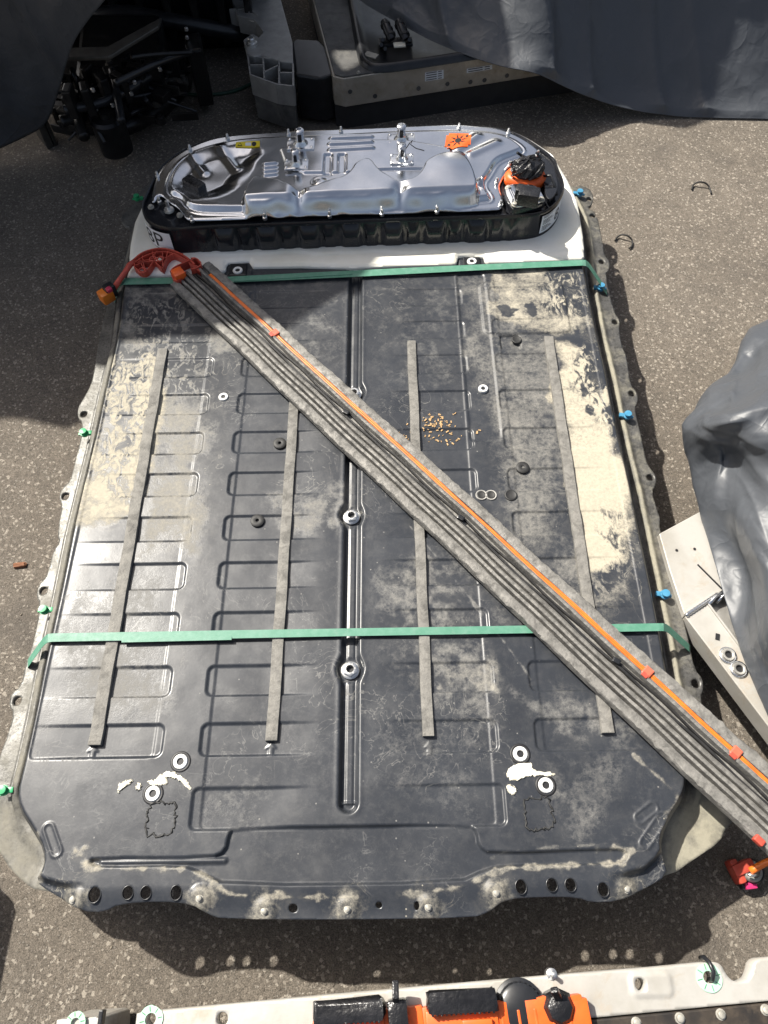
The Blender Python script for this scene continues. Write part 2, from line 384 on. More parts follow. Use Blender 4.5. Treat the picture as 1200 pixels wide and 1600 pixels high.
def mud_mat(name, c1, c2, mud):
    mt, t, b = node_mat(name); a = N(t, 'ShaderNodeAttribute', attribute_name='mud').outputs['Fac']
    n1 = noise(t, 32, 9, .75, dist=.4); n2 = noise(t, 140, 5, .7)
    th = math_(t, 'ADD', math_(t, 'MULTIPLY', a, 1.3), math_(t, 'MULTIPLY', math_(t, 'SUBTRACT', n1, .68), 2.0))
    dm = math_(t, 'MULTIPLY', math_(t, 'MINIMUM', math_(t, 'MAXIMUM', th, 0), 1), math_(t, 'MINIMUM', math_(t, 'MULTIPLY', a, 3), 1))
    c = mix(t, ramp(t, noise(t, 18, 6), [(.35, 0), (.65, 1)]), c1, c2); c = mix(t, ramp(t, n2, [(.48, 0), (.66, .75)]), c, (.035, .034, .031))
    t.links.new(mix(t, dm, c, mix(t, n2, mud, tuple(v*.6 for v in mud))), b.inputs['Base Color'])
    t.links.new(math_(t, 'ADD', .42, math_(t, 'MULTIPLY', dm, .42)), b.inputs['Roughness'])
    t.links.new(math_(t, 'SUBTRACT', .35, math_(t, 'MULTIPLY', dm, .35)), b.inputs['Metallic'])
    bump(t, b, math_(t, 'ADD', math_(t, 'MULTIPLY', dm, .6), math_(t, 'MULTIPLY', n2, .4)), .6, .002); return mt
FRAME = mud_mat('pale_side_rail', (.150, .147, .137), (.09, .088, .081), (.235, .222, .182))
FRAME_K = mud_mat('dark_side_rail', (.125, .122, .115), (.07, .068, .064), (.34, .318, .245))

# ================================================================ BATTERY PACK IN THE MIDDLE
Z0 = .245; ZF = .172
pack = empty('battery_pack', (-.08, 1.0, 0))
tag(pack, 'large flat dusty black electric car battery pack lying in the middle of the yard', 'battery pack')
XCa, XCb = np.polyfit([P(556, 417, Z0)[1], P(547, 1046, Z0)[1]], [P(556, 417, Z0)[0], P(547, 1046, Z0)[0]], 1)
XC = lambda y: XCa*y+XCb

left_edge = [(192, 430), (182, 517), (158, 619), (145, 681), (128, 749), (111, 820), (98, 885), (89, 930), (76, 987), (62, 1050), (51, 1109), (37, 1171), (28, 1208), (21, 1237), (24, 1264), (46, 1299), (62, 1327), (62, 1353), (48, 1376)]
lip = [(70, 1393), (125, 1424), (160, 1425), (185, 1412), (250, 1408), (300, 1413), (322, 1428), (345, 1436), (540, 1437), (740, 1434), (765, 1425), (790, 1405), (850, 1401), (905, 1402), (925, 1410), (970, 1408), (1010, 1390), (1050, 1366)]
right_edge = [(1040, 1337), (1038, 1310), (1052, 1277), (1070, 1250), (1078, 1225), (1075, 1180), (1064, 1125), (1048, 1059), (1035, 985), (1021, 915), (1003, 828), (986, 745), (972, 688), (961, 640), (948, 571), (937, 525), (927, 480), (915, 412)]
back_edge = [(905, 385), (205, 400)]
panel_ol = chaikin(P2(left_edge+lip+right_edge+back_edge, Z0), 1)
raised_ol = chaikin(P2(left_edge+[(110, 1392), (200, 1380), (350, 1392), (740, 1390), (800, 1372), (900, 1370), (1000, 1372)]+right_edge+back_edge, Z0), 1)

rowtops = [(258, 1137.5), (270, 1038), (282, 956), (293, 878), (302, 806), (311, 739), (318, 676), (326, 616), (333, 559)]
rowbots = [(258, 1188), (270, 1092), (282, 999), (293, 917), (302, 841), (311, 773), (318, 708), (326, 646), (333, 588)]
rt = np.array([P(x, y, Z0) for x, y in rowtops]); rb = np.array([P(x, y, Z0) for x, y in rowbots])
PB, PA = np.polyfit(np.arange(9), rt[:, 1], 1); PH = (rt[:, 1]-rb[:, 1]).mean()
XE = np.mean(rt[:, 0]-XC(rt[:, 1]))
inn = np.array([P(x, y, Z0) for x, y in [(313, 1150), (324, 1060), (343, 890), (351, 820), (359, 750)]])
XI = np.mean(inn[:, 0]-XC(inn[:, 1]))
nut_px = [(556, 419), (553, 614), (549, 806), (547, 1046)]
nuts = [P(x, y, Z0-.006) for x, y in nut_px]
ch_top = P(556, 417, Z0)[1]; ch_bot = P(546, 1268, Z0)[1]
trec = [(363, 1294), (735, 1288), (745, 1300), (748, 1322), (765, 1334), (960, 1326), (982, 1330), (978, 1345), (955, 1350), (790, 1352), (760, 1358), (715, 1379), (355, 1383), (310, 1362), (285, 1352), (148, 1354), (138, 1348), (145, 1341), (330, 1340), (352, 1330), (357, 1304)]
trec_w = chaikin(P2(trec, Z0), 1)
row0 = P(302, 1232, Z0)[1], P(302, 1297, Z0)[1]
lip_holes_px = [(150, 1398, 9, 12), (202, 1395, 8, 10), (230, 1395, 8, 10), (277, 1395, 8, 11), (458, 1419, 7, 7), (592, 1414, 5, 5), (651, 1415, 4, 7), (813, 1386, 8, 11), (861, 1383, 8, 10), (890, 1383, 8, 10), (941, 1390, 8, 11)]
bolt_px = [(116, 1406), (314, 1404), (414, 1424), (543, 1421), (669, 1418), (774, 1396), (979, 1390)]
bolts = [P(x, y, Z0-.012) for x, y in bolt_px]
arrows = [(144, 1173), (423, 1168), (671, 1167)]
capsules = [((76, 1295), (88, 1330)), ((1000, 1278), (1020, 1262)), ((1008, 1318), (1035, 1278))]
LZ = P(500, 1383, Z0)[1]; LE = P(500, 1436, Z0)[1]

def arrow_poly(px, py):
    a = P(px, py, Z0)[:2]; s = .012
    return [(a[0]+x*s, a[1]+y*s) for x, y in [(0, 1), (1, -.1), (.4, -.1), (.4, -1.3), (-.4, -1.3), (-.4, -.1), (-1, -.1)]]

def panel_z(X, Y):
    x = X-XC(Y); z = np.zeros_like(x); a = np.abs(x)
    Wl = .0024
    # rows of pressed pockets, outer and inner column mirrored about the centre line
    zo = sstep(Wl, -Wl, rbox(-a, Y, -.665, XE-.018, PA-PH-.002, PA+PB*10.5, .012))
    zi = sstep(Wl, -Wl, rbox(-a, Y, XI+.016, -.03, row0[1], PA+PB*10.5, .012))*sstep(.05, .2, a)
    z -= .0016*zo+.0014*zi
    for n in range(12):
        y1 = PA+PB*n; y0 = y1-PH; k = 1 if n < 8 else .6
        so_ = sstep(Wl, -Wl, rbox(-a, Y, -.70, XE, y0, y1, .014))*sstep(-.69, -.48, -a)
        si_ = sstep(Wl, -Wl, rbox(-a, Y, XI, 0, y0, y1, .014))*sstep(.05, .20, a)
        z -= .0046*k*np.maximum(so_, si_)
    si_ = sstep(Wl, -Wl, rbox(-a, Y, XI-.004, .0, row0[1], row0[0], .012))*sstep(.06, .2, a)
    z -= .0046*si_
    # T-shaped recess along the front
    d, _, _ = sdpoly(X, Y, trec_w); z -= .0085*sstep(.0028, -.0028, d)
    d = sdseg(X, Y, P2([(158, 1347), (350, 1344)], Z0))-.0045; z += .005*sstep(.003, -.003, d)
    # centre channel with widenings round the nuts
    dc = np.maximum(np.abs(x)-.0165, np.maximum(ch_bot+.0165-Y, -9)); tip = np.hypot(x, Y-ch_bot-.0165)-.0165
    dc = np.where(Y < ch_bot+.0165, tip, dc)
    for nn in nuts:
        q = np.hypot(X-nn[0], Y-nn[1])-.027; k = .012; h = np.clip(.5+.5*(q-dc)/k, 0, 1); dc = q*(1-h)+dc*h-k*h*(1-h)
    z += .0006*np.exp(-((dc-.008)/.005)**2)
    z -= .017*sstep(.0055, -.0045, dc)
    inner = sstep(.009, .006, np.abs(x-.001)) * sstep(ch_bot+.01, ch_bot+.02, Y)
    keep = np.ones_like(x)
    for nn in nuts: keep *= sstep(.024, .032, np.hypot(X-nn[0], Y-nn[1]))
    z += .0022*inner*keep
    # pads, arrows, capsules
    for p in arrows:
        d, _, _ = sdpoly(X, Y, arrow_poly(*p)); z += .0016*sstep(.0015, -.0015, d)
    for p, q in capsules:
        d = np.abs(sdseg(X, Y, P2([p, q], Z0))-.010)-.0012; z += .0018*sstep(.003, -.001, d)
    # step across at the top right
    d = rbox(X, Y, P(775, 700, Z0)[0]+.0, P(925, 700, Z0)[0], P(840, 520, Z0)[1], P(840, 440, Z0)[1], .02); z += .004*sstep(.004, -.004, d)
    d = rbox(X, Y, P(728, 600, Z0)[0], P(775, 600, Z0)[0], P(740, 690, Z0)[1], P(740, 425, Z0)[1], .02); z -= .003*sstep(.004, -.004, d)
    d = rbox(X, Y, *(P(782, 531, Z0)[0], P(812, 531, Z0)[0]), P(780, 545, Z0)[1], P(780, 523, Z0)[1], .006); z -= .006*sstep(.003, -.003, d)
    # front lip falls away, swells round its bolts
    f = sstep(LZ+.004, LE, Y)
    z -= .012*f*np.where(True, 1, 1)
    for bb in bolts:
        r = np.hypot(X-bb[0], Y-bb[1]); z += .0055*sstep(.028, .012, r)
    # gentle oil-canning
    z += .0012*(fbm(X, Y, 5, 2, 5)-.5)
    # roll off at the edge of the raised cover
    d, _, _ = sdpoly(X, Y, raised_ol)
    side = sstep(LZ+.05, LZ+.12, Y)+(1-sstep(LZ+.05, LZ+.12, Y))*sstep(.50, .56, a)
    z -= .022*sstep(-.012, .002, d)*np.clip(side, 0, 1)
    return Z0+z

dust_blobs = [  # polygon in photo pixels, dust, cream, soft edge (m), noise scale, noise weight
    ([(185, 545), (258, 555), (248, 640), (228, 735), (205, 800), (118, 815), (135, 720), (160, 620)], .95, .95, .03, 9, .55),
    ([(205, 600), (250, 560), (245, 650), (220, 760), (190, 700)], 1.0, 1.0, .03, 6, .2),
    ([(170, 500), (260, 480), (330, 560), (330, 700), (300, 860), (215, 870), (240, 640)], .5, .45, .05, 12, .6),
    ([(866, 532), (935, 545), (968, 700), (988, 800), (962, 868), (918, 892), (893, 780), (872, 620)], 1.1, 1.0, .025, 6, .28),
    ([(905, 870), (975, 830), (990, 870), (960, 960), (920, 960)], .5, .5, .05, 20, .6),
    ([(770, 425), (915, 418), (938, 530), (870, 520), (775, 500)], .78, .85, .03, 10, .6),
    ([(725, 430), (780, 430), (870, 520), (890, 760), (900, 860), (800, 850), (760, 640), (730, 560)], .40, .22, .06, 10, .5),
    ([(835, 860), (915, 850), (930, 960), (860, 900)], .4, .2, .04, 14, .5),
    ([(575, 880), (690, 860), (775, 1010), (770, 1130), (690, 1120), (600, 1040)], .36, .15, .06, 26, .75),
    ([(672, 1025), (770, 1025), (775, 1078), (680, 1078)], .6, .3, .015, 22, .5),
    ([(420, 770), (545, 760), (548, 840), (430, 835)], .48, .2, .04, 22, .7),
    ([(400, 430), (545, 430), (545, 590), (470, 560), (420, 500)], .24, .1, .05, 18, .7),
    ([(570, 430), (730, 430), (730, 640), (600, 620)], .2, .1, .06, 18, .7),
    ([(95, 930), (250, 900), (250, 1100), (70, 1120)], .40, .15, .06, 7, .5),
    ([(190, 430), (330, 430), (420, 540), (330, 560), (180, 520)], .50, .2, .04, 16, .7),
    ([(620, 690), (760, 830), (800, 990), (700, 900)], .25, .1, .04, 20, .6),
    ([(800, 1080), (1050, 1090), (1060, 1180), (990, 1180), (850, 1150)], .34, .1, .06, 18, .7),
    ([(560, 1100), (780, 1100), (790, 1290), (560, 1240)], .2, .05, .07, 18, .6),
    ([(830, 1180), (960, 1180), (960, 1330), (820, 1320)], .26, .1, .06, 14, .6),
    ([(310, 1232), (420, 1232), (420, 1330), (310, 1300)], .28, .15, .05, 20, .6),
]
dust_lines = [  # polyline, half width m, dust, cream
    ([(130, 1325), (118, 1340), (135, 1357), (290, 1358), (330, 1375), (360, 1398), (460, 1402), (560, 1402)], .010, .75, .85),
    ([(120, 1330), (140, 1350)], .014, .8, .9),
    ([(960, 1322), (985, 1330), (975, 1348), (800, 1356), (760, 1366), (720, 1385), (620, 1400)], .009, .6, .7),
    ([(940, 1330), (980, 1328)], .016, .75, .8),
    ([(990, 1180), (1030, 1215), (1060, 1242)], .007, .7, .5),
    ([(1060, 1245), (1040, 1300), (1042, 1340)], .012, .65, .7),
    ([(60, 1300), (66, 1340), (52, 1376)], .012, .6, .7),
    ([(190, 440), (182, 517), (158, 619)], .008, .9, .9),
    ([(640, 820), (700, 890), (770, 980), (830, 1060)], .006, .45, .1),
    ([(770, 1340), (790, 1330), (950, 1318)], .005, .35, .3),
]
SCR = [[(150, 540), (215, 545), (250, 620), (212, 700), (200, 790), (135, 740)], [(905, 520), (945, 545), (975, 690), (950, 680), (905, 610)], [(855, 432), (925, 425), (938, 500), (860, 500)], [(930, 790), (990, 790), (975, 900), (940, 920)], [(195, 470), (330, 450), (330, 600), (260, 620)]]
def scratch_fn(X, Y):
    S_ = np.zeros_like(X)
    for k, q in enumerate(SCR):
        w_ = P2(q, Z0); sel = np.nonzero((X > w_[:, 0].min()-.06) & (X < w_[:, 0].max()+.06) & (Y > w_[:, 1].min()-.06) & (Y < w_[:, 1].max()+.06))[0]
        d, _, _ = sdpoly(X[sel], Y[sel], w_); S_[sel] = np.maximum(S_[sel], sstep(.03, -.03, d+(fbm(X[sel], Y[sel], 14, 3, 60+k)-.5)*.1))
    return S_
_DC = {}
def dust_fn(which):
    def fn(X, Y):
        if len(X) in _DC: return _DC[len(X)][which]
        D = np.zeros_like(X); C = np.zeros_like(X)
        def paint(sel, m_, cr_):
            up = m_ > D[sel]; C[sel] = np.where(up, cr_, C[sel]); D[sel] = np.maximum(D[sel], m_)
        def near(q, pad):
            q = np.asarray(q); return np.nonzero((X > q[:, 0].min()-pad) & (X < q[:, 0].max()+pad) & (Y > q[:, 1].min()-pad) & (Y < q[:, 1].max()+pad))[0]
        for k, (poly, s, cr_, soft, ns, nw) in enumerate(dust_blobs):
            pw = P2(poly, Z0); sel = near(pw, soft+.06); x, y = X[sel], Y[sel]
            d, _, _ = sdpoly(x, y, pw)
            paint(sel, s*sstep(soft, -soft, d+(fbm(x, y, 11, 4, 40+k)-.5)*.10)*np.clip(1-nw+nw*2.6*(fbm(x, y, ns*1.6, 4, 70+k)-.28), 0, 1.15), cr_)
        for k, (pl, hw, s, cr_) in enumerate(dust_lines):
            pw = P2(pl, Z0); sel = near(pw, hw*2.5); x, y = X[sel], Y[sel]
            d = sdseg(x, y, pw)+(fbm(x, y, 40, 3, 90+k)-.5)*hw*2.2
            paint(sel, s*sstep(hw*.8, 0, d)*(.15+.95*fbm(x, y, 18, 3, 20+k)), cr_)
        for bb in bolts:
            sel = near(np.array([bb[:2]]), .06); x, y = X[sel], Y[sel]
            r = np.hypot(x-bb[0], y-bb[1]); paint(sel, .46*sstep(.05, .004, r+(fbm(x, y, 30, 3, 3)-.5)*.03)*(.35+.9*fbm(x, y, 30, 3, 44)), .75)
        for q, rr in [((935, 545), .02), ((915, 608), .018), ((935, 590), .022), ((925, 640), .014), ((215, 588), .016), ((200, 560), .02), ((190, 655), .016), ((195, 690), .02), ((885, 455), .03), ((905, 478), .03), ((792, 485), .018), ((832, 485), .016)]:
            p = P(*q, Z0); sel = near(np.array([p[:2]]), .06); x, y = X[sel], Y[sel]
            r = np.hypot(x-p[0], (y-p[1])*.8)+(fbm(x, y, 45, 3, 7)-.5)*.06
            D[sel] *= 1-.85*sstep(rr, rr*.5, r)
        D = np.maximum(D, .12*fbm(X, Y, 9, 4, 33))
        _DC[len(X)] = (D, C)
        return D if which == 0 else C
    return fn
holes = []
for (x, y, a, c_) in lip_holes_px:
    p = P(x, y, Z0-.01); s = np.linalg.norm(P(x+a, y, Z0)-P(x, y, Z0)); s2 = np.linalg.norm(P(x, y+c_, Z0)-P(x, y, Z0)); holes.append((p[0], p[1], s, s2))
cover = sheet('cover_panel', panel_ol, panel_z, .0023, PAINT, pack, holes, .004, {'dust': dust_fn(0), 'cream': dust_fn(1), 'scratch': scratch_fn})

# body of the pack under the cover
bo = P2([(215, 420), (120, 830), (60, 1120), (70, 1250), (120, 1345), (330, 1365), (740, 1360), (960, 1340), (1040, 1220), (1000, 900), (890, 400), (850, 255), (300, 260)], Z0-.03)
MB().prism([tuple(q) for q in bo], 0.0, Z0-.034).build('case', BODY, pack)

# side rails with lugs
lo_l = [(228, 285), (204, 325), (188, 338), (192, 352), (206, 356), (196, 400), (183, 432), (186, 445), (178, 458), (165, 485), (152, 545), (148, 575), (143, 600), (131, 622), (122, 636), (121, 652), (129, 660), (128, 680), (116, 728), (110, 752), (98, 762), (92, 776), (97, 790), (93, 812), (90, 838), (94, 846), (84, 860), (76, 890), (72, 902), (60, 914), (57, 934), (63, 942), (54, 1000), (40, 1040), (33, 1072), (17, 1084), (14, 1104), (22, 1114), (12, 1150), (0, 1180), (-16, 1240), (-14, 1300), (2, 1345), (35, 1379), (60, 1392)]
in_l = [(150, 1400), (170, 1330), (60, 1230), (110, 1040), (150, 850), (205, 560), (235, 400), (255, 290)]
lo_r = [(890, 292), (912, 290), (926, 300), (927, 318), (917, 325), (932, 332), (942, 380), (944, 398), (953, 408), (952, 422), (945, 428), (960, 490), (969, 500), (967, 517), (972, 542), (979, 557), (985, 603), (996, 613), (997, 628), (991, 638), (1001, 677), (1010, 722), (1016, 732), (1026, 744), (1025, 758), (1018, 768), (1028, 800), (1032, 812), (1030, 826), (1038, 842), (1047, 872), (1058, 882), (1063, 903), (1056, 916), (1066, 960), (1076, 1002), (1085, 1046), (1098, 1060), (1099, 1078), (1094, 1090), (1102, 1120), (1118, 1170), (1138, 1240), (1150, 1280), (1134, 1296), (1128, 1314), (1085, 1343), (1050, 1368)]
in_r = [(1000, 1370), (1000, 1240), (1010, 1100), (960, 860), (900, 560), (880, 400), (860, 300)]
panel_top_ol = P2(left_edge+[(1000, 1372)]+right_edge+back_edge, Z0)
rear_l = P2([(192, 430), (205, 375), (214, 340), (232, 300), (262, 262)], Z0); rear_r = P2([(915, 412), (911, 360), (902, 313), (885, 279), (866, 250)], Z0)
edge_poly = np.vstack([P2([(262, 262), (232, 300), (214, 340), (205, 375)], Z0), P2(left_edge, Z0), P2(right_edge, Z0), P2([(911, 360), (902, 313), (885, 279), (866, 250)], Z0)])
def rail_z(X, Y):
    d, _, _ = sdpoly(X, Y, edge_poly)
    left = X < 0
    # left: broad rounded ridge; right: shadowed gutter then a pale ridge
    zl = .030*sstep(.034, .026, d)*sstep(.002, .008, d)+.004*np.exp(-((d-.016)/.005)**2)-.012*sstep(.012, .000, d)+.004*np.exp(-((d-.040)/.004)**2)
    zr = .008*np.exp(-((d-.043)/.008)**2)*(.4+1.1*fbm(X, Y, 20, 3, 66))+.006*np.exp(-((d-.020)/.002)**2)+.005*np.exp(-((d-.030)/.002)**2)+.010*sstep(.014, .008, d)-.008*sstep(.036, .030, d)
    z = np.where(left, zl, zr)
    yl = P(500, 1235, ZF)[1]
    k = sstep(yl+.02, yl-.06, Y)          # corner brackets dish down
    dish = .012*sstep(.05, .02, d)-.012*fbm(X, Y, 14, 2, 2)
    z = z*(1-k)+k*dish
    return ZF+z+.0012*(fbm(X, Y, 40, 3, 8)-.5)
def rail_mud(X, Y):
    d, _, _ = sdpoly(X, Y, edge_poly); k = fbm(X, Y, 22, 4, 15); left = X < 0
    ml = .75*sstep(.004, .012, d)*sstep(.040, .028, d)+.35*sstep(.03, .05, d)
    mr = 1.15*np.exp(-((d-.042)/.009)**2)+.35*sstep(.045, .06, d)+.22*sstep(.03, .0, d)
    cor = sstep(P(500, 1200, ZF)[1], P(500, 1270, ZF)[1], Y)*.8
    return np.clip(np.maximum(np.where(left, ml, mr), cor)*(.15+1.6*k), 0, 1.2)
lug_l = [(131, 647), (102, 775), (68, 923), (27, 1095)]
lug_r = [(921, 311), (926, 337), (940, 409), (961, 503), (987, 615), (1016, 746), (1053, 893), (1087, 1068)]
for nm, lo_, in_, lugs, mt_, lb in (('side_rail', lo_l, in_l, lug_l, FRAME, 'pale dusty left side rail with lugs'), ('side_rail', lo_r, in_r, lug_r, FRAME_K, 'dark stained right side rail with lugs')):
    hs = [(P(x, y, ZF)[0], P(x, y, ZF)[1], .0095, .0105) for x, y in lugs]
    o = sheet(nm, chaikin(P2(lo_+in_, ZF), 1), rail_z, .003, mt_, pack, hs, .012, {'mud': rail_mud}); o['label'] = lb

# pale dried mud ridge on the right rail
# ---- small fittings on the cover
def ring_mesh(name, ro, ri, h, mat, n=24, hexa=False):
    mb = MB(); k = 6 if hexa else n
    prof = [(ri, -.004), (ri, h), (ri+(ro-ri)*.25, h+.0008), (ro-(ro-ri)*.2, h+.0008), (ro, h*.6), (ro, -.004)]
    vs = []; fs = []
    for r, z in prof:
        for j in range(n): a = 2*math.pi*j/n; vs.append((r*math.cos(a), r*math.sin(a), z))
    for i in range(len(prof)-1):
        for j in range(n): fs.append((i*n+j, i*n+(j+1) % n, (i+1)*n+(j+1) % n, (i+1)*n+j)[::-1])
    mb.add(vs, fs)
    return local_mesh(mb, name, mat, 50)
def disc_mesh(name, r, z, mat, n=20):
    mb = MB(); mb.add([(r*math.cos(2*math.pi*j/n), r*math.sin(2*math.pi*j/n), z) for j in range(n)], [tuple(range(n))]); return local_mesh(mb, name, mat)
def hexnut_mesh():
    mb = MB(); n = 24
    def hexr(a, r): 
        k = math.pi/3; q = (a+math.pi/6) % k-math.pi/6; return r*math.cos(math.pi/6)/math.cos(q)*1.0
    rows = [(.0205, 0, 0), (.0205, .002, 0), (.0165, .0045, 0), (.0150, .0045, 1), (.0150, .0115, 1), (.0132, .013, 0), (.0088, .013, 0), (.0080, .002, 0)]
    vs = []; fs = []
    for r, z, hx in rows:
        for j in range(n):
            a = 2*math.pi*j/n; rr = hexr(a, r*1.12) if hx else r; vs.append((rr*math.cos(a), rr*math.sin(a), z))
    for i in range(len(rows)-1):
        for j in range(n): fs.append((i*n+j, i*n+(j+1) % n, (i+1)*n+(j+1) % n, (i+1)*n+j))
    return local_mesh(mb.add(vs, fs), 'flange_nut', ZINC, 35)
NUT = hexnut_mesh(); HOLE9 = disc_mesh('bolt_hole', .0081, .003, INK)
for p in nuts:
    o = inst('flange_nut', NUT, (p[0], p[1], Z0-.0135), pack, rz=random.random()); inst('bolt_hole', HOLE9, (p[0], p[1], Z0-.0135), o)
WASH = ring_mesh('washer', .0155, .0075, .0035, M('pale_ring', (.78, .78, .76), (.66, .66, .64), 60, .4)); WHOLE = disc_mesh('washer_hole', .0078, -.0005, INK)
RIM = ring_mesh('washer_seat', .0215, .0155, .0006, INK)
for (x, y, s, rim) in [(282, 1190, 1.0, 1), (239, 1240, 1.0, 1), (813, 1178, 1.0, 1), (853, 1227, 1.0, 1), (349, 620, .85, 0), (755, 607, .85, 0)]:
    p = P(x, y, Z0+.002); o = inst('washer', WASH, (p[0], p[1], Z0+.0005), pack, s=s); inst('washer_hole', WHOLE, (p[0], p[1], Z0+.0012), o, s=s)
    if rim: inst('washer_seat', RIM, (p[0], p[1], Z0+.0004), o)
GROM = ring_mesh('rubber_plug', .017, .0045, .0025, BLACK_RUB); 
for (x, y) in [(437, 692), (402, 813), (817, 730)]:
    p = P(x, y, Z0); o = inst('rubber_plug', GROM, (p[0], p[1], Z0-.002), pack)
PLUGD = local_mesh(MB().lathe((0, 0, 0), [(.016, -.003), (.0155, .001), (.013, .0018), (.011, .0008), (0.001, .0008)]), 'blanking_plug', BLACK_RUB)
for (x, y, s) in [(798, 774, 1), (807, 531, .9), (752, 774, .7), (767, 774, .7)]:
    p = P(x, y, Z0); inst('blanking_plug', PLUGD, (p[0], p[1], Z0+.0015), pack, s=s)
    if s < .8: inst('plug_ring', ring_mesh('plug_ring', .0145, .0112, .0012, M('dusty_ring', (.42, .41, .38), None, 60, .8)), (p[0], p[1], Z0+.0012), pack)
LBOLT = local_mesh(MB().lathe((0, 0, 0), [(.0085, -.002), (.0085, .0012), (.0062, .0018), (.0058, .0055), (.0045, .0065), (.0005, .0065)], 12), 'bolt', M('dusty_bolt', (.40, .385, .34), (.25, .24, .21), 90, .6, .3))
for k, p in enumerate(bolts):
    z = panel_z(np.array([p[0]]), np.array([p[1]]))[0]; inst('bolt', LBOLT, (p[0], p[1], z), pack, rz=random.random(), s=.85)
for (hx, hy, a_, c_) in holes[:4]+holes[7:]:      # black mesh plugs inside the big lip holes are absent: light falls through, a dark rim stays
    mb = MB(); n = 24; vs = []; fs = []
    zz = panel_z(np.array([hx]), np.array([hy]))[0]
    for s, z in ((1.0, zz-.004), (1.0, zz+.0012), (1.12, zz+.0016), (1.2, zz+.0008)):
        vs += [(hx+a_*s*math.cos(2*math.pi*j/n), hy+c_*s*math.sin(2*math.pi*j/n), z) for j in range(n)]
    for i in range(3):
        for j in range(n): fs.append((i*n+j, i*n+(j+1) % n, (i+1)*n+(j+1) % n, (i+1)*n+j)[::-1])
    mb.add(vs, fs).build('hole_rim', BLACK_PL, pack, smooth=True)

# grey foam strips, following the pressed pockets
strips = [((254, 545, 8), (147, 1164, 10)), ((464, 560, 7.0), (424, 1157, 10)), ((642.5, 533, 6.5), (669, 1150, 9.5)), ((857, 526, 7), (950, 1145, 10))]
for (a, b_) in strips:
    n = 90; vs = []; fs = []
    pa = P(a[0], a[1], Z0+.004); pb = P(b_[0], b_[1], Z0+.004)
    wa = np.linalg.norm(P(a[0]+a[2], a[1], Z0)-P(a[0], a[1], Z0)); wb = np.linalg.norm(P(b_[0]+b_[2], b_[1], Z0)-P(b_[0], b_[1], Z0))
    hw = (wa+wb)/2
    for i in range(n):
        t_ = i/(n-1); c_ = pa*(1-t_)+pb*t_; j = .0006*math.sin(i*.35+a[0])+.0003*random.random(); lift = .0008*math.sin(i*.9+a[0])
        for k, (dx, dz) in enumerate(((-hw, -.003), (-hw+.0006, .0062), (-hw*.5, .007), (hw*.5, .007), (hw-.0006, .0062), (hw, -.003))):
            vs.append((c_[0]+dx+j, c_[1], Z0-.001+dz+lift))
    for i in range(n-1):
        for k in range(5): fs.append((i*6+k, (i+1)*6+k, (i+1)*6+k+1, i*6+k+1)[::-1])
    fs += [tuple(range(6))[::-1], tuple(range((n-1)*6, n*6))]
    MB().add(vs, fs).build('foam_strip', FOAM_STRIP, pack, auto=40)

# torn cream adhesive patches
def ragged(pts, z, th, name, mat, parent, seed=1, jag=.002):
    q = resample(chaikin(P2(pts, z), 1), 70, True); rr = np.random.default_rng(seed)
    q = ccw(q+rr.normal(0, jag, q.shape)); c_ = q.mean(0)
    n = len(q); zt = z+th
    inn_ = c_+(q-c_)*.88+rr.normal(0, jag*.3, q.shape)
    vs = [(x, y, z-.002) for x, y in q]+[(x, y, zt*.5+z*.5) for x, y in q]+[(x, y, zt+rr.random()*th*.5) for x, y in inn_]
    fs = [(i, (i+1) % n, n+(i+1) % n, n+i) for i in range(n)]+[(n+i, n+(i+1) % n, 2*n+(i+1) % n, 2*n+i) for i in range(n)]+[tuple(range(2*n, 3*n))]
    return MB().add(vs, fs).build(name, mat, parent, auto=30)
patches = [
    [(183, 1232), (190, 1222), (205, 1217), (210, 1221), (195, 1228), (184, 1241)], [(212, 1234), (215, 1223), (221, 1224), (220, 1236)],
    [(226, 1221), (245, 1219), (252, 1207), (262, 1218), (262, 1226), (240, 1228)], [(254, 1206), (275, 1207), (292, 1219), (300, 1233), (298, 1236), (284, 1222), (268, 1212), (254, 1214)],
    [(790, 1212), (795, 1200), (808, 1193), (832, 1191), (831, 1201), (840, 1206), (868, 1207), (866, 1213), (840, 1212), (815, 1215), (800, 1222)], [(790, 1228), (800, 1226), (808, 1233), (803, 1243), (794, 1238)]]
for k, p in enumerate(patches): ragged(p, Z0+.0005, .0022, 'adhesive_patch', ADH, pack, k+3, .0012)
# square marks of torn-off pads
def outline_mark(c_, w_, h_, seed):
    rr = np.random.default_rng(seed); p = P(*c_, Z0); n = 60; mb = MB(); pts = []
    for i in range(n):
        a = 2*math.pi*i/n; k = (abs(math.cos(a))**5+abs(math.sin(a))**5)**(-.2)
        pts.append((p[0]+w_*k*math.cos(a)+rr.normal(0, .0022), p[1]+h_*k*math.sin(a)+rr.normal(0, .0022), Z0+.0006))
    pts.append(pts[0]); mb.tube(pts, .0016, 6, radii=[.0009+.0016*rr.random() for _ in pts]); mb.build('pad_mark', BLACK_RUB, pack, smooth=True)
outline_mark((252, 1279), .028, .031, 4); outline_mark((842, 1272), .027, .030, 9)

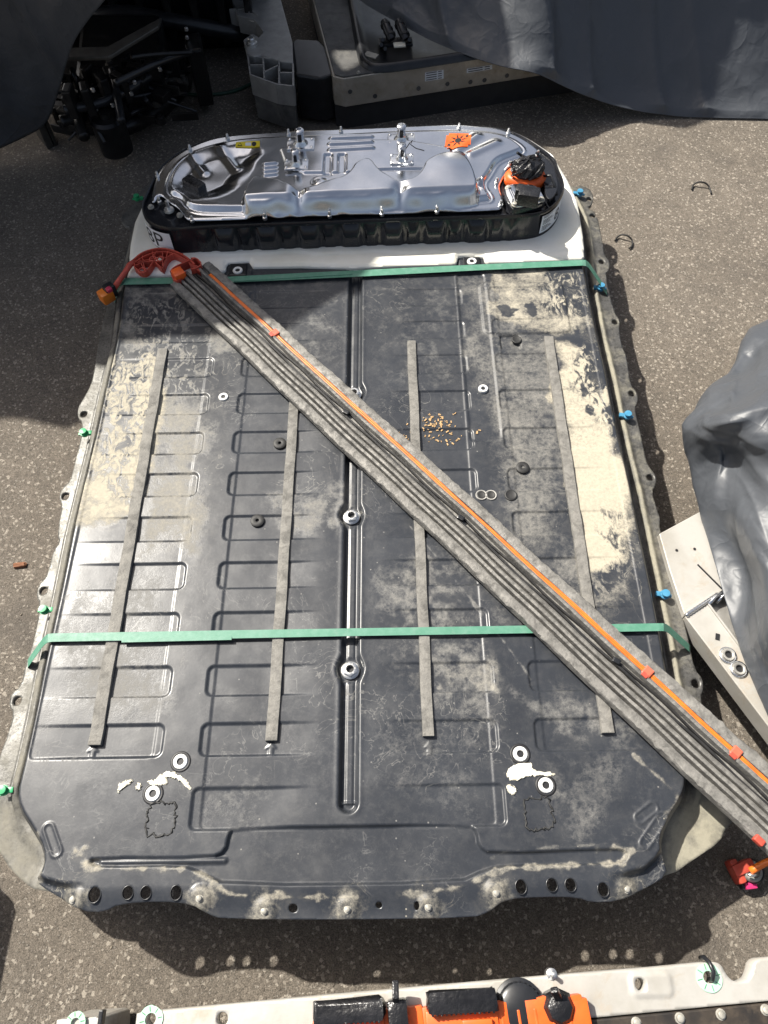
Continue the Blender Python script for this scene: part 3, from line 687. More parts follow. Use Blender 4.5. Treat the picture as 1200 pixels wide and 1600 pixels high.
# clips along the rails
def clip(px, py, z, mat, name, rz, s=1.0):
    p = P(px, py, z); mb = MB()
    prof = [(.011, 0), (.011, .006), (.013, .007), (.013, .010), (.009, .011), (.009, .017), (.0115, .018), (.0105, .021), (.0008, .022)]
    mb.lathe((0, 0, 0), prof, 16); mb.box((0, .016, .006), (.014, .016, .010), bev=.002); mb.box((0, -.013, .004), (.008, .012, .006), bev=.0015)
    me = local_mesh(mb, name, mat, 40); inst(name, me, p, pack, rz=rz, s=s)
for x, y in [(938, 452), (979, 652), (1037, 931), (905, 305)]: clip(x, y, ZF+.008, BLUE_CLIP, 'blue_clip', 1.4, .9)
for x, y in [(133, 679), (71, 955), (8, 1236), (215, 312)]: clip(x, y, ZF+.022, GREEN_CLIP, 'green_clip', -1.5, .85)

# ---- white foam sheet at the rear of the cover
ZW = Z0+.012
foam_px = [(199, 430), (204, 380), (211, 346), (221, 325), (236, 290), (262, 262), (330, 232), (760, 222), (830, 232), (868, 250), (886, 279), (902, 313), (911, 368), (914, 403), (759, 409), (756, 399), (716, 399), (713, 411), (625, 413), (550, 417), (468, 414), (393, 415), (390, 406), (353, 409), (352, 422), (335, 425)]
foam_w = P2(foam_px, ZW)
foam_s = resample(foam_w, 240, True)
def foam_z(X, Y):
    d, _, _ = sdpoly(X, Y, foam_w); z = ZW-.006*sstep(-.012, 0, d)
    y1 = P(500, 398, ZW)[1]; k = fbm(X, X*0, 6, 2, 3)-.5
    z += .0035*sstep(y1-.004+k*.05, y1+.006+k*.05, Y)
    z += .006*sstep(P(880, 330, ZW)[0], P(905, 330, ZW)[0], X)*0
    return z+.0016*(fbm(X, Y, 9, 3, 6)-.5)
sheet('foam_sheet', foam_s, foam_z, .004, WHITE, pack, (), .008)
# black tabs of the cover between the foam with their bolts
for (x, y) in [(372, 425), (737, 411)]:
    p = P(x, y, Z0); MB().box((p[0], p[1]+.006, Z0+.0015), (.052, .05, .007), bev=.003).build('fixing_tab', BLACK_PL, pack)
    o = inst('washer', WASH, (p[0], p[1], Z0+.005), pack, s=.95); inst('washer_hole', WHOLE, (p[0], p[1], Z0+.0068), o, s=.95)

# ---- rear electronics housing: black tray, pressed aluminium lid
ZT = .352
tray_px = [(225, 316), (227, 334), (239, 347), (267, 354), (313, 350), (420, 346), (560, 341), (700, 336), (803, 333), (841, 330), (862, 320), (877, 301), (878, 283), (868, 262), (865, 248), (850, 236), (815, 213), (780, 201), (711, 197), (560, 204), (406, 211), (326, 220), (290, 234), (262, 253), (246, 272), (236, 295)]
tray_top = resample(ccw(chaikin(P2(tray_px, ZT), 2)), 480, True)
# arc parameter along the tray and outward normals
tn = np.roll(tray_top, -1, 0)-np.roll(tray_top, 1, 0); tn = np.stack([tn[:, 1], -tn[:, 0]], 1)/np.linalg.norm(tn, axis=1)[:, None]
arc = np.r_[0, np.cumsum(np.linalg.norm(np.diff(tray_top, axis=0), axis=1))]; TL = arc[-1]+np.linalg.norm(tray_top[0]-tray_top[-1])
front = (tray_top[:, 1] < P(500, 330, ZT)[1]) & (tray_top[:, 0] > P(300, 349, ZT)[0]) & (tray_top[:, 0] < P(800, 333, ZT)[0])
fm = np.convolve(np.r_[front[-4:], front, front[:4]].astype(float), np.ones(9)/9, 'valid')
def pleat(s):
    ph = (s/.125) % 1.0; a = sstep(0, .12, ph)*sstep(.55, .43, ph); b_ = .55*sstep(.60, .66, ph)*sstep(.92, .84, ph); return a+b_
housing = empty('electronics_housing', (float(tray_top[:, 0].mean()), float(tray_top[:, 1].mean()), ZW)); place(housing, WL[housing], pack); WL[housing] = Vector((float(tray_top[:, 0].mean()), float(tray_top[:, 1].mean()), ZW))
housing['label'] = 'raised rear electronics housing with a bright pressed metal lid'
levels = [(0, ZT-.012, .0), (.004, ZT-.001, 0), (.007, ZT+.0005, 0), (.009, ZT-.004, 0), (.009, ZT-.012, 0), (.002, ZT-.016, .2), (.002, ZT-.030, 1), (.004, ZT-.060, 1), (.006, ZW+.014, .8), (.010, ZW+.006, .4), (.010, ZW-.004, .2)]
vs = []; fs = []; K = len(tray_top)
for off, z, pk in levels:
    q = tray_top+tn*(off+.015*pk*(pleat(arc)*fm))[:, None]; vs += [(x, y, z) for x, y in q]
for i in range(len(levels)-1):
    for j in range(K): fs.append((i*K+j, (i+1)*K+j, (i+1)*K+(j+1) % K, i*K+(j+1) % K))
fs.append(tuple(range(K)))
TRAYM = M('black_tray', (.012, .013, .016), (.02, .021, .025), 12, .19, rvar=.06)
MB().add(vs, fs).build('tray', TRAYM, housing, auto=45)
def on_side(s, z, off):
    s = s % TL; i = np.searchsorted(arc, s)-1; j = (i+1) % K; t_ = (s-arc[i])/max(1e-9, ((arc[j] if j else TL)-arc[i]))
    p = tray_top[i]*(1-t_)+tray_top[j]*t_; n_ = tn[i]*(1-t_)+tn[j]*t_; return (p[0]+n_[0]*off, p[1]+n_[1]*off, z)
def arc_at(px, py): 
    p = P(px, py, ZT)[:2]; return arc[np.argmin(np.hypot(*(tray_top-p).T))]
def text_mesh(s, size):
    cu = bpy.data.curves.new('txt', 'FONT'); cu.body = s; cu.size = size; cu.resolution_u = 4
    o = bpy.data.objects.new('txt', cu); COL.objects.link(o); dg = bpy.context.evaluated_depsgraph_get(); me = bpy.data.meshes.new_from_object(o.evaluated_get(dg))
    v = np.array([q.co[:] for q in me.vertices]); f = [tuple(p.vertices) for p in me.polygons]
    bpy.data.objects.remove(o); bpy.data.meshes.remove(me); return v, f
def side_label(s0, s1, z0, z1, off, name, marks):
    vs = []; fs = []; n = 24
    for k in range(n+1):
        s = s0+(s1-s0)*k/n; vs += [on_side(s, z0, off), on_side(s, z1, off)]
    fs = [(2*k, 2*k+2, 2*k+3, 2*k+1) for k in range(n)]
    o = MB().add(vs, fs).build(name, LABEL_W, housing, smooth=True)
    mb = MB()
    for v, f in marks: mb.add([on_side(s0+x, z0+y, off+.0008) for x, y, *_ in v], f)
    mb.build('label_print', INK, o)
s8 = arc_at(238, 346)
v8, f8 = text_mesh('8P', .074); v8 = v8*np.array([.88, 1, 1])+np.array([.008, .007, 0])
side_label(s8-.045, s8+.052, ZW+.010, ZT-.020, .0128, 'number_label', [(v8, f8)])
sR = arc_at(862, 320)
mk = []
for k in range(13):
    y = .008+k*.0046; L_ = .018+.026*((k*37) % 10)/10
    if k in (4, 9): continue
    x = .006
    while x < L_+.006:
        wd = .002+.0035*random.random(); mk.append(([(x, y, 0), (x+wd, y, 0), (x+wd, y+.0024, 0), (x, y+.0024, 0)], [(0, 1, 2, 3)])); x += wd+.0016
vB, fB = text_mesh('8', .055); mk.append((vB+np.array([.058, .012, 0]), fB))
side_label(sR-.035, sR+.066, ZW+.012, ZT-.020, .0085, 'data_label', mk)

# lid
lid_px = [(236, 317), (241, 288), (249, 269), (264, 251), (292, 233), (326, 219), (356, 213), (406, 209), (461, 206), (560, 202), (625, 199), (711, 195), (745, 198), (779, 201), (810, 213), (837, 230), (846, 242), (840, 250), (800, 256), (792, 264), (786, 279), (779, 293), (787, 312), (786, 325), (775, 329), (540, 336), (420, 341), (300, 346), (290, 342), (280, 326), (266, 318), (254, 306), (246, 308), (243, 316)]
lid_w = chaikin(P2(lid_px, ZT), 2); ZL = ZT+.002
inner_px = [(262, 305), (268, 275), (290, 248), (330, 232), (380, 222), (470, 218), (560, 214), (640, 210), (740, 209), (790, 216), (822, 238), (800, 246), (775, 256), (765, 275), (752, 292), (768, 312), (760, 318), (540, 326), (420, 331), (330, 334), (296, 330), (284, 312)]
inner_w = chaikin(P2(inner_px, ZL), 2)
ZH = ZL+.05
hump_w = chaikin(P2([(372, 306), (378, 288), (392, 270), (415, 272), (440, 281), (468, 290), (486, 289), (510, 279), (540, 271), (556, 248), (582, 243), (597, 264), (612, 276), (630, 280), (650, 270), (668, 247), (700, 238), (732, 242), (745, 262), (752, 292), (745, 303), (540, 309), (420, 314), (386, 318)], ZH), 2)
plat_w = chaikin(P2([(430, 214), (450, 268), (545, 268), (600, 262), (720, 262), (700, 214)], ZL+.03), 1)
basin_w = chaikin(P2([(268, 300), (284, 266), (322, 243), (372, 236), (408, 240), (398, 262), (380, 280), (366, 308), (300, 318)], ZL), 2)
LB = [P2([(518, 210), (580, 207)], ZL+.034), P2([(516, 222), (580, 219)], ZL+.034), P2([(516, 231), (582, 228)], ZL+.034)]
LB2 = [P2([(413, 252+6*k), (430, 250+6*k)], ZL+.03) for k in range(4)]
def lid_z(X, Y):
    z = np.zeros_like(X)
    d, _, _ = sdpoly(X, Y, lid_w); z += .0025*sstep(-.002, -.006, d)
    di, _, _ = sdpoly(X, Y, inner_w); ins = sstep(.004, -.012, di); z += .016*ins+.003*np.exp(-((di-.008)/.004)**2)
    dh, _, _ = sdpoly(X, Y, hump_w); hp = sstep(.012, -.016, dh+(fbm(X, Y, 16, 2, 31)-.5)*.016)
    dp, _, _ = sdpoly(X, Y, plat_w); pl = sstep(.006, -.008, dp)
    dome = .010*np.exp(-((X-P(700, 262, ZH)[0])**2+(Y-P(700, 262, ZH)[1])**2)/.006)
    z = np.maximum(z, np.maximum(.046*hp+dome*hp+.010*ins*hp, .026*pl*ins))
    # flutes pressed into the hump's front wall
    for px in (466, 625):
        c_ = P(px, 290, ZH); z -= .020*hp*np.exp(-((X-c_[0])/.016)**2)*sstep(c_[1]+.03, c_[1]-.03, Y)
    # big dish at the left and radial ribs
    db, _, _ = sdpoly(X, Y, basin_w); z -= .012*sstep(.02, -.04, db+(fbm(X, Y, 12, 2, 4)-.5)*.03)*ins*(1-hp)*(1-pl)
    for (a, b_) in [((300, 245), (318, 268)), ((345, 232), (368, 262)), ((745, 214), (715, 236)), ((775, 225), (735, 243))]:
        dd = sdseg(X, Y, P2([a, b_], ZL+.015)); z += .0065*np.exp(-(dd/.014)**2)*ins
    for sgm in LB: z += .0075*np.exp(-(sdseg(X, Y, sgm)/.0065)**4)
    for sgm in LB2: z += .007*np.exp(-(sdseg(X, Y, sgm)/.0042)**4)
    for (x, y, rr, h) in [(758, 285, .030, .03), (790, 300, .02, 0), (500, 285, .03, .006), (716, 245, .03, .01)]:
        c_ = P(x, y, ZL+.02); z += h*sstep(rr, rr*.2, np.hypot(X-c_[0], Y-c_[1]))*ins
    for (x0, x1, y0, y1) in [(506, 518, 238, 268), (528, 540, 238, 266)]:
        dd = rbox(X, Y, P(x0, 250, ZL+.03)[0], P(x1, 250, ZL+.03)[0], P(510, y1, ZL+.03)[1], P(510, y0, ZL+.03)[1], .006); z -= .008*sstep(.004, -.004, dd)*ins
    z += .004*(fbm(X, Y, 10, 2, 12)-.5)*ins
    return ZL+z
LIDM = M('pressed_aluminium', (.74, .75, .77), (.64, .655, .68), 7, .19, 1.0, rvar=.06)
lid = sheet('lid', lid_w, lid_z, .0026, LIDM, housing, (), .004)
def lz(x, y): return float(lid_z(np.array([x]), np.array([y]))[0])
def on_lid(px, py):
    z = ZL+.02
    for _ in range(8): p = P(px, py, z); z = .5*z+.5*lz(p[0], p[1])
    return P(px, py, lz(p[0], p[1]))
STUD = local_mesh(MB().lathe((0, 0, 0), [(.0062, -.003), (.0062, .004), (.0036, .005), (.0036, .014), (.0028, .016), (.0004, .0165)], 12), 'stud', ZINC)
for (x, y) in [(246, 272), (297, 231), (356, 214), (451, 207), (533, 203), (717, 198), (794, 206), (840, 240), (796, 256), (776, 283), (782, 318), (683, 328), (597, 331), (515, 334), (414, 338), (300, 341), (249, 312)]:
    p = P(x, y+3, ZL+.002); inst('stud', STUD, (p[0], p[1], lz(p[0], p[1])), housing, rz=random.random(), s=1.1)
# chrome posts with a dark slot
def post(px, py, s):
    p = on_lid(px, py); c_ = (p[0], p[1], p[2])
    mb = MB().lathe((0, 0, 0), [(.026*s, -.004), (.024*s, .004), (.016*s, .012), (.0125*s, .022), (.0125*s, .040), (.0145*s, .043), (.0145*s, .049), (.010*s, .052), (.006*s, .052), (.0055*s, .044), (.0003, .044)], 24)
    o = inst('post', local_mesh(mb, 'post', ALU, 40), c_, housing)
    inst('post_slot', local_mesh(MB().box((0, 0, 0), (.012*s, .006, .022*s), bev=.002), 'post_slot', INK), (c_[0], c_[1]-.0125*s, c_[2]+.028), o)
    inst('base_plate', local_mesh(MB().box((0, 0, 0), (.085*s, .055*s, .006), bev=.0028), 'base_plate', ALU), (c_[0], c_[1], c_[2]+.002), o)
    for dx, dy in ((-.035, -.02), (.035, -.02), (-.035, .02), (.035, .02)):
        inst('rivet', local_mesh(MB().lathe((0, 0, 0), [(.005, 0), (.0045, .002), (.002, .0032), (.0003, .0034)], 10), 'rivet', ALU), (c_[0]+dx*s, c_[1]+dy*s, c_[2]+.005), o)
post(470, 226, 1.0); post(627, 219, 1.0); post(463, 258, .85); post(628, 250, .85)
# black tape patch on the lid, cable tie
p = on_lid(304, 290); q = np.array(on_lid(322, 298))-np.array(on_lid(288, 278)); an = math.atan2(q[1], q[0])
inst('tape_patch', local_mesh(MB().box((0, 0, 0), (.072, .034, .022), bev=.006), 'tape_patch', TAPE), (p[0], p[1], p[2]+.006), housing, rz=an)
p = np.array(on_lid(634, 246)); mb = MB(); mb.tube([p+np.array(d_) for d_ in ((0, 0, .03), (.012, .006, .045), (.02, .01, .05), (.014, .004, .04), (.03, -.006, .034), (.055, -.012, .03))], .0016, 6); mb.build('cable_tie', BLACK_PL, housing)
# stickers
def lid_patch(quad, n, m_, name, mat, off=.0015, corner=0):
    q = [np.array(on_lid(*k)) for k in quad]; vs = []; fs = []
    for j in range(m_+1):
        for i in range(n+1):
            u, v = i/n, j/m_; p = (q[0]*(1-u)+q[1]*u)*(1-v)+(q[3]*(1-u)+q[2]*u)*v; vs.append((p[0], p[1], lz(p[0], p[1])+off))
    for j in range(m_):
        for i in range(n):
            if corner and (i < corner or i >= n-corner) and (j < 1 or j >= m_-1): continue
            a = j*(n+1)+i; fs.append((a, a+1, a+n+2, a+n+1))
    return MB().add(vs, fs).build(name, mat, housing, smooth=True), q
def lid_print(q, polys, parent, name, mat, off=.0026):
    mb = MB()
    for poly in polys:
        vs = []
        for (u, v) in poly:
            p = (q[0]*(1-u)+q[1]*u)*(1-v)+(q[3]*(1-u)+q[2]*u)*v; vs.append((p[0], p[1], lz(p[0], p[1])+off))
        mb.add(vs, [tuple(range(len(poly)))])
    return mb.build(name, mat, parent)
yo, yq = lid_patch([(368, 231), (406, 230), (406, 221), (369, 223)], 8, 4, 'warning_label', YELLOW, .002)
lid_print(yq, [[(.08, .2), (.28, .2), (.18, .85)]], yo, 'label_print', INK, .003)
lid_print(yq, [[(.12, .28), (.24, .28), (.18, .68)]], yo, 'label_print', YELLOW, .0036)
lid_print(yq, [[(.40, .25), (.64, .25), (.64, .75), (.40, .75)]], yo, 'label_print', LABEL_W, .003)
lid_print(yq, [[(.76+.1*math.cos(a), .5+.36*math.sin(a)) for a in np.linspace(0, 2*math.pi, 14)[:-1]]], yo, 'label_print', INK, .003)
oo, oq = lid_patch([(694, 233), (735, 230), (736, 209), (698, 209)], 10, 8, 'orange_label', ORANGE, .002, 1)
star = []
for k in range(8):
    a = k*math.pi/4+.2; star.append([(.5+.16*math.cos(a-.25), .52+.2*math.sin(a-.25)), (.5+.36*math.cos(a), .52+.42*math.sin(a)), (.5+.16*math.cos(a+.25), .52+.2*math.sin(a+.25))])
star.append([(.5+.13*math.cos(a), .52+.16*math.sin(a)) for a in np.linspace(0, 2*math.pi, 14)[:-1]])
for cu, cv in ((.15, .28), (.84, .78)): star.append([(cu+.06*math.cos(a), cv+.09*math.sin(a)) for a in np.linspace(0, 2*math.pi, 12)[:-1]])
lid_print(oq, star, oo, 'label_print', INK, .003)

# black corner deck at the left with bolts
for (x, y) in [(236, 324), (281, 337)]:
    p = P(x, y, ZT); inst('screw', LBOLT, (p[0], p[1], ZT+.001), housing, s=1.1)
p = P(264, 328, ZT); MB().lathe((p[0], p[1], ZT), [(.016, -.002), (.014, .004), (.005, .005), (.005, .032), (.0004, .033)], 14).build('earth_stud', ZINC, housing, auto=40)
# right connector block
cp_ = P(828, 305, ZT)
def rrect(cx, cy, w_, h_, r, rz=0, n=6):
    out = []
    for sx, sy, a0 in ((1, 1, 0), (-1, 1, math.pi/2), (-1, -1, math.pi), (1, -1, 1.5*math.pi)):
        for k in range(n):
            a = a0+math.pi/2*k/(n-1); out.append((sx*(w_/2-r)+r*math.cos(a), sy*(h_/2-r)+r*math.sin(a)))
    return [(cx+x*math.cos(rz)-y*math.sin(rz), cy+x*math.sin(rz)+y*math.cos(rz)) for x, y in out]
plate = [tuple(q) for q in chaikin(P2([(784, 293), (800, 287), (822, 288), (840, 290), (853, 310), (850, 318), (806, 327), (798, 324)], ZT+.02), 2)]
MB().prism(plate, ZT-.002, ZT+.018).build('raised_deck', TRAYM, housing, bevel=.004)
cpl = np.array(plate).mean(0); plate2 = [tuple(cpl+(np.array(q)-cpl)*.93) for q in plate]
o = MB().prism(plate2, ZT+.015, ZT+.024).build('connector_plate', ALU, housing, bevel=.002)
for q in (P(794, 294, ZT+.024), P(804, 320, ZT+.024), P(846, 312, ZT+.024)): inst('screw', LBOLT, (q[0], q[1], ZT+.024), o, s=1.15)
for k in range(4):
    q = P(797+4*k, 305+2*k, ZT+.024); MB().box((q[0], q[1], ZT+.027), (.006, .05, .008), rz=.2, bev=.002).build('plate_rib', ALU, o)
c2 = P(826, 306, ZT+.045); mb = MB().box((c2[0], c2[1], ZT+.042), (.062, .046, .042), rz=-.25, bev=.007)
mb.build('taped_connector', TAPE, housing, auto=45)
c3 = P(826, 293, ZT+.07); MB().box((c3[0]-.006, c3[1]+.008, ZT+.045), (.055, .036, .036), rz=-.35, bev=.008).build('taped_connector', TAPE, housing, auto=45)
c4 = P(822, 268, ZT+.03); o = MB().lathe((c4[0], c4[1], ZT), [(.062, -.004), (.064, .012), (.058, .022), (.048, .026), (.0005, .026)], 28, sy=.75).build('connector_collar', ORANGE, housing, auto=40)
c5 = P(824, 262, ZT+.06); mb = MB(); rr = np.random.default_rng(5)
prof = [(.046, .022), (.050, .035), (.046, .05), (.036, .060), (.020, .066), (.0005, .066)]
mb.lathe((c4[0]+.004, c4[1]+.004, ZT), prof, 22, sy=.8); mb.v = [(x+rr.normal(0, .003), y+rr.normal(0, .003), z+rr.normal(0, .003)) for x, y, z in mb.v]
mb.build('taped_plug', TAPE, o)
for k in range(5):
    a = k*1.2; MB().tube([(c4[0]+.05*math.cos(a+s_*.5), c4[1]+.04*math.sin(a+s_*.5), ZT+.03+.02*s_) for s_ in np.linspace(0, 2, 7)], .004, 6).build('tape_fold', TAPE, o, smooth=True)
MB().tube([(c4[0]+.05, c4[1]-.01, ZT+.02), (c4[0]+.072, c4[1]-.02, ZT+.03), (c4[0]+.085, c4[1]-.045, ZT+.012), (c4[0]+.09, c4[1]-.07, ZT)], .004, 8).build('wire', BLACK_PL, housing, smooth=True)
MB().tube([(c4[0]+.02, c4[1]+.02, ZT+.055), (c4[0]+.035, c4[1]+.0, ZT+.05), (c4[0]+.034, c4[1]-.02, ZT+.03)], .004, 8).build('white_lead', LABEL_W, housing, smooth=True)
# swept black shoulder at the right end
sh = [tuple(q) for q in chaikin(P2([(846, 244), (862, 256), (872, 283), (871, 300), (860, 314), (852, 308), (850, 285), (842, 262)], ZT+.01), 2)]
MB().prism(sh, ZT-.002, ZT+.012).build('shoulder', TRAYM, housing, bevel=.005)

# ================================================================ DIAGONAL SILL RAIL WITH ORANGE CABLE
ZR = Z0+.0105
L0, L1 = P(266, 449, ZR), P(1187, 1326, ZR); U0, U1 = P(320, 408, ZR+.02), P(1200, 1184, ZR+.02); U0[2] = U1[2] = ZR
ul = (L1-L0)[:2]; ul = ul/np.linalg.norm(ul)
# square the two edges up: same direction, mean width
un = np.array([-ul[1], ul[0]]); WR = np.mean([(U0-L0)[:2] @ un, (U1-L1)[:2] @ un]); LEN = np.linalg.norm((L1-L0)[:2])
def R(s, w_, h): 
    q = L0[:2]+ul*s+un*(w_*WR); return np.array([q[0], q[1], ZR+h])
def rs(px, py): 
    p = P(px, py, ZR+.02)[:2]; return float((p-L0[:2]) @ ul)
rail = empty('sill_rail', tuple(R(LEN*.5, .5, 0)))
tag(rail, 'long ridged grey sill rail lying diagonally across the battery pack with an orange cable', 'rail')
prof = [(0, 0), (0, .016), (.015, .019), (.10, .021), (.16, .019), (.17, .007), (.205, .007), (.215, .019), (.258, .0205), (.266, .008), (.300, .008), (.308, .022), (.34, .024), (.370, .022), (.378, .010), (.405, .010), (.413, .022), (.445, .0255), (.48, .022), (.495, .007), (.655, .007), (.668, .022), (.70, .0245), (.735, .022), (.748, .011), (.805, .011), (.82, .020), (.90, .023), (.985, .021), (1.0, .018), (1.0, 0)]
NS = 220; vs = []; fs = []; S0, S1 = .0, LEN*1.10; k = len(prof); rr = np.random.default_rng(3)
for i in range(NS):
    s = S0+(S1-S0)*i/(NS-1); wob = .0012*math.sin(s*7)+.0008*math.sin(s*23)
    for j, (w_, h) in enumerate(prof):
        p = R(s, w_, h+(rr.normal(0, .0004) if h > .005 else 0)); edge = (rr.normal(0, .0011) if j in (1, 2, k-2, k-3) else 0)
        p[:2] += un*(wob+edge)
        if i == 0: p[:2] += ul*(.03*abs(w_-.4))
        vs.append(p)
for i in range(NS-1):
    for j in range(k-1): fs.append((i*k+j, (i+1)*k+j, (i+1)*k+j+1, i*k+j+1)[::-1])
fs += [tuple(range(k)), tuple(range((NS-1)*k, NS*k))[::-1]]
MB().add(vs, fs).build('profile', RAILM, rail, auto=30)
# dark seal strips lying in the channel
for w0, w1, h in ((.505, .57, .0135), (.59, .645, .012), (.172, .203, .0088), (.268, .298, .0100), (.380, .403, .0120), (.75, .803, .0122)):
    vs = []; fs = []; n = 120
    for i in range(n):
        s = .015+(S1-.02)*i/(n-1); j = .002*math.sin(s*31+w0*40)*(w1-w0 > .04)
        for w_, hh_ in ((w0, .006), (w0+(w1-w0)*.2, h), (w0+(w1-w0)*.8, h), (w1, .006)): vs.append(R(s, w_, hh_)+np.array([un[0]*j, un[1]*j, 0]))
    for i in range(n-1):
        for q in range(3): fs.append((i*4+q, (i+1)*4+q, (i+1)*4+q+1, i*4+q+1)[::-1])
    MB().add(vs, fs).build('seal_strip', RAIL_D, rail, auto=40)
# small dark clips pressed into the channel
for px, py in [(716, 812), (960, 1036), (545, 640)]:
    s = rs(px, py); p = R(s, .575, .016); MB().box(p, (.018, .012, .010), rz=math.atan2(ul[1], ul[0])+.3, bev=.003).build('channel_clip', BLACK_PL, rail)
# orange cable: two cores side by side
for dw in (-.018, .018):
    cpts = []
    for i in range(140):
        s = .055+(S1-.06)*i/139; cpts.append(R(s, .776+dw+.006*math.sin(s*9)+.004*math.sin(s*27), .0175))
    MB().tube(cpts, .0036, 8).build('cable', ORANGE_C, rail, smooth=True)
for px, py in [(425, 524), (1007, 1055), (1144, 1182)]:
    s = rs(px, py); o = MB().box(R(s, .776, .021), (.020, .023, .010), rz=math.atan2(ul[1], ul[0]), bev=.003).build('cable_clip', M('clip_red', (.62, .15, .09), (.5, .12, .07), 30, .4), rail)
    MB().box(R(s, .70, .0245), (.014, .010, .004), rz=math.atan2(ul[1], ul[0]), bev=.001).build('clip_tab', RED_PL, o)
p = R(rs(1192, 1305), .02, .02); MB().box(p, (.02, .014, .014), rz=math.atan2(ul[1], ul[0]), bev=.003).build('cable_clip', RED_PL, rail)

# red lattice cable guide at the upper end
ZB = Z0+.018
def wall(pts, z0, z1, th, name, mat, parent, nsm=2):
    q = chaikin(np.array([P(x, y, z1)[:2] for x, y in pts]), nsm, False) if nsm else np.array([P(x, y, z1)[:2] for x, y in pts])
    d = np.gradient(q, axis=0); n_ = np.stack([-d[:, 1], d[:, 0]], 1)/(np.linalg.norm(d, axis=1)[:, None]+1e-9)
    a, b_ = q+n_*th/2, q-n_*th/2; k_ = len(q); vs = []
    for i in range(k_): vs += [(*a[i], z0), (*a[i], z1), (*b_[i], z1), (*b_[i], z0)]
    fs = []
    for i in range(k_-1):
        for j in range(4): fs.append((i*4+j, i*4+(j+1) % 4, (i+1)*4+(j+1) % 4, (i+1)*4+j)[::-1])
    fs += [(0, 1, 2, 3), tuple((k_-1)*4+j for j in (3, 2, 1, 0))]
    return MB().add(vs, fs).build(name, mat, parent)
gz0, gz1 = Z0+.012, Z0+.040
guide = wall([(210, 404), (220, 395), (236, 389), (254, 387), (272, 391), (290, 400), (304, 412)], gz0, gz1, .004, 'guide_arm', RED_PL, rail)
wall([(211, 409), (224, 400), (240, 394), (258, 392), (276, 397), (298, 410)], gz0, gz1-.004, .003, 'guide_rib', RED_PL, guide)
for pl in ([(210, 417), (218, 424), (228, 424), (236, 414), (240, 405)], [(240, 405), (247, 414), (254, 419), (259, 404), (268, 396), (286, 396)], [(210, 404), (210, 417)], [(222, 397), (226, 424)], [(216, 400), (224, 420)],
           [(238, 392), (240, 408)], [(246, 391), (238, 402)], [(254, 392), (254, 419)], [(262, 392), (260, 402)], [(214, 410), (236, 404), (262, 402)], [(212, 414), (226, 408), (252, 408)]):
    wall(pl, gz0, gz1-.006, .0028, 'guide_rib', RED_PL, guide, 1)
p = P(246, 402, gz1); MB().lathe((p[0], p[1], gz0), [(.010, 0), (.010, .02), (.007, .022), (.0005, .022)], 14).build('guide_plug', ADH, guide, auto=40)
for x, y, r_ in ((222, 420, .007), (250, 402, .006), (238, 402, .006)):
    p = P(x, y, gz1); MB().tube([(p[0]+r_*1.6*math.cos(a), p[1]+r_*1.6*math.sin(a), gz1-.006) for a in np.linspace(0, 6.28, 14)], .0022, 6).build('guide_ring', RED_PL, guide, smooth=True)
MB().prism([tuple(q) for q in chaikin(P2([(212, 408), (226, 399), (250, 393), (276, 398), (262, 402), (254, 416), (238, 408), (226, 422), (213, 416)], gz0), 1)], gz0-.003, gz0+.001).build('guide_floor', RED_PL, guide)
basket = wall([(266, 424), (270, 418), (280, 413), (292, 408), (304, 403)], gz0, gz1, .003, 'basket', RED_PL, rail, 1)
wall([(268, 429), (274, 440), (284, 434), (290, 424)], gz0, gz1-.002, .003, 'basket_rib', RED_PL, basket, 1)
for k_ in range(4): wall([(270+3.6*k_, 420-2*k_), (274+4*k_, 438-3*k_)], gz0, gz1-.004, .0025, 'basket_rib', RED_PL, basket, 0)
for k_ in range(5): wall([(294+3*k_, 408+1.5*k_), (300+3*k_, 418+1.5*k_)], gz0, gz1-.004, .0025, 'basket_rib', RED_PL, basket, 0)
wall([(298, 403), (306, 402), (316, 412), (306, 419), (298, 420)], gz0, gz1, .003, 'basket_rib', RED_PL, basket, 1)
p = P(279, 428, gz1); MB().box(p, (.034, .036, .024), rz=.6, bev=.008).build('basket_insert', ORANGE, basket, auto=40)
# cable tail and its orange plug hanging past the pack's left edge
tail = [(212, 408, gz1-.012), (203, 414, gz1-.008), (196, 425, gz1-.012), (188, 436, Z0+.02), (180, 448, Z0+.004), (175, 456, Z0-.01)]
MB().tube([P(*q) for q in tail], .008, 10, radii=[.009, .0085, .008, .008, .009, .0095]).build('cable_tail', RED_PL, rail, smooth=True)
p = P(166, 462, Z0-.01); o = MB().box(p, (.040, .036, .036), rz=.75, bev=.007).build('plug', M('amber_plug', (.72, .20, .02), (.6, .16, .02), 30, .4), rail, auto=40)
p = P(172, 454, Z0); MB().box(p, (.032, .028, .040), rz=.75, bev=.005).build('plug_collar', BLACK_PL, o, auto=40)
p = P(170.5, 452.5, Z0+.03); MB().box(p, (.016, .016, .012), rz=.75, bev=.003).build('plug_latch', M('magenta_latch', (.45, .03, .08), None, 30, .4), o)
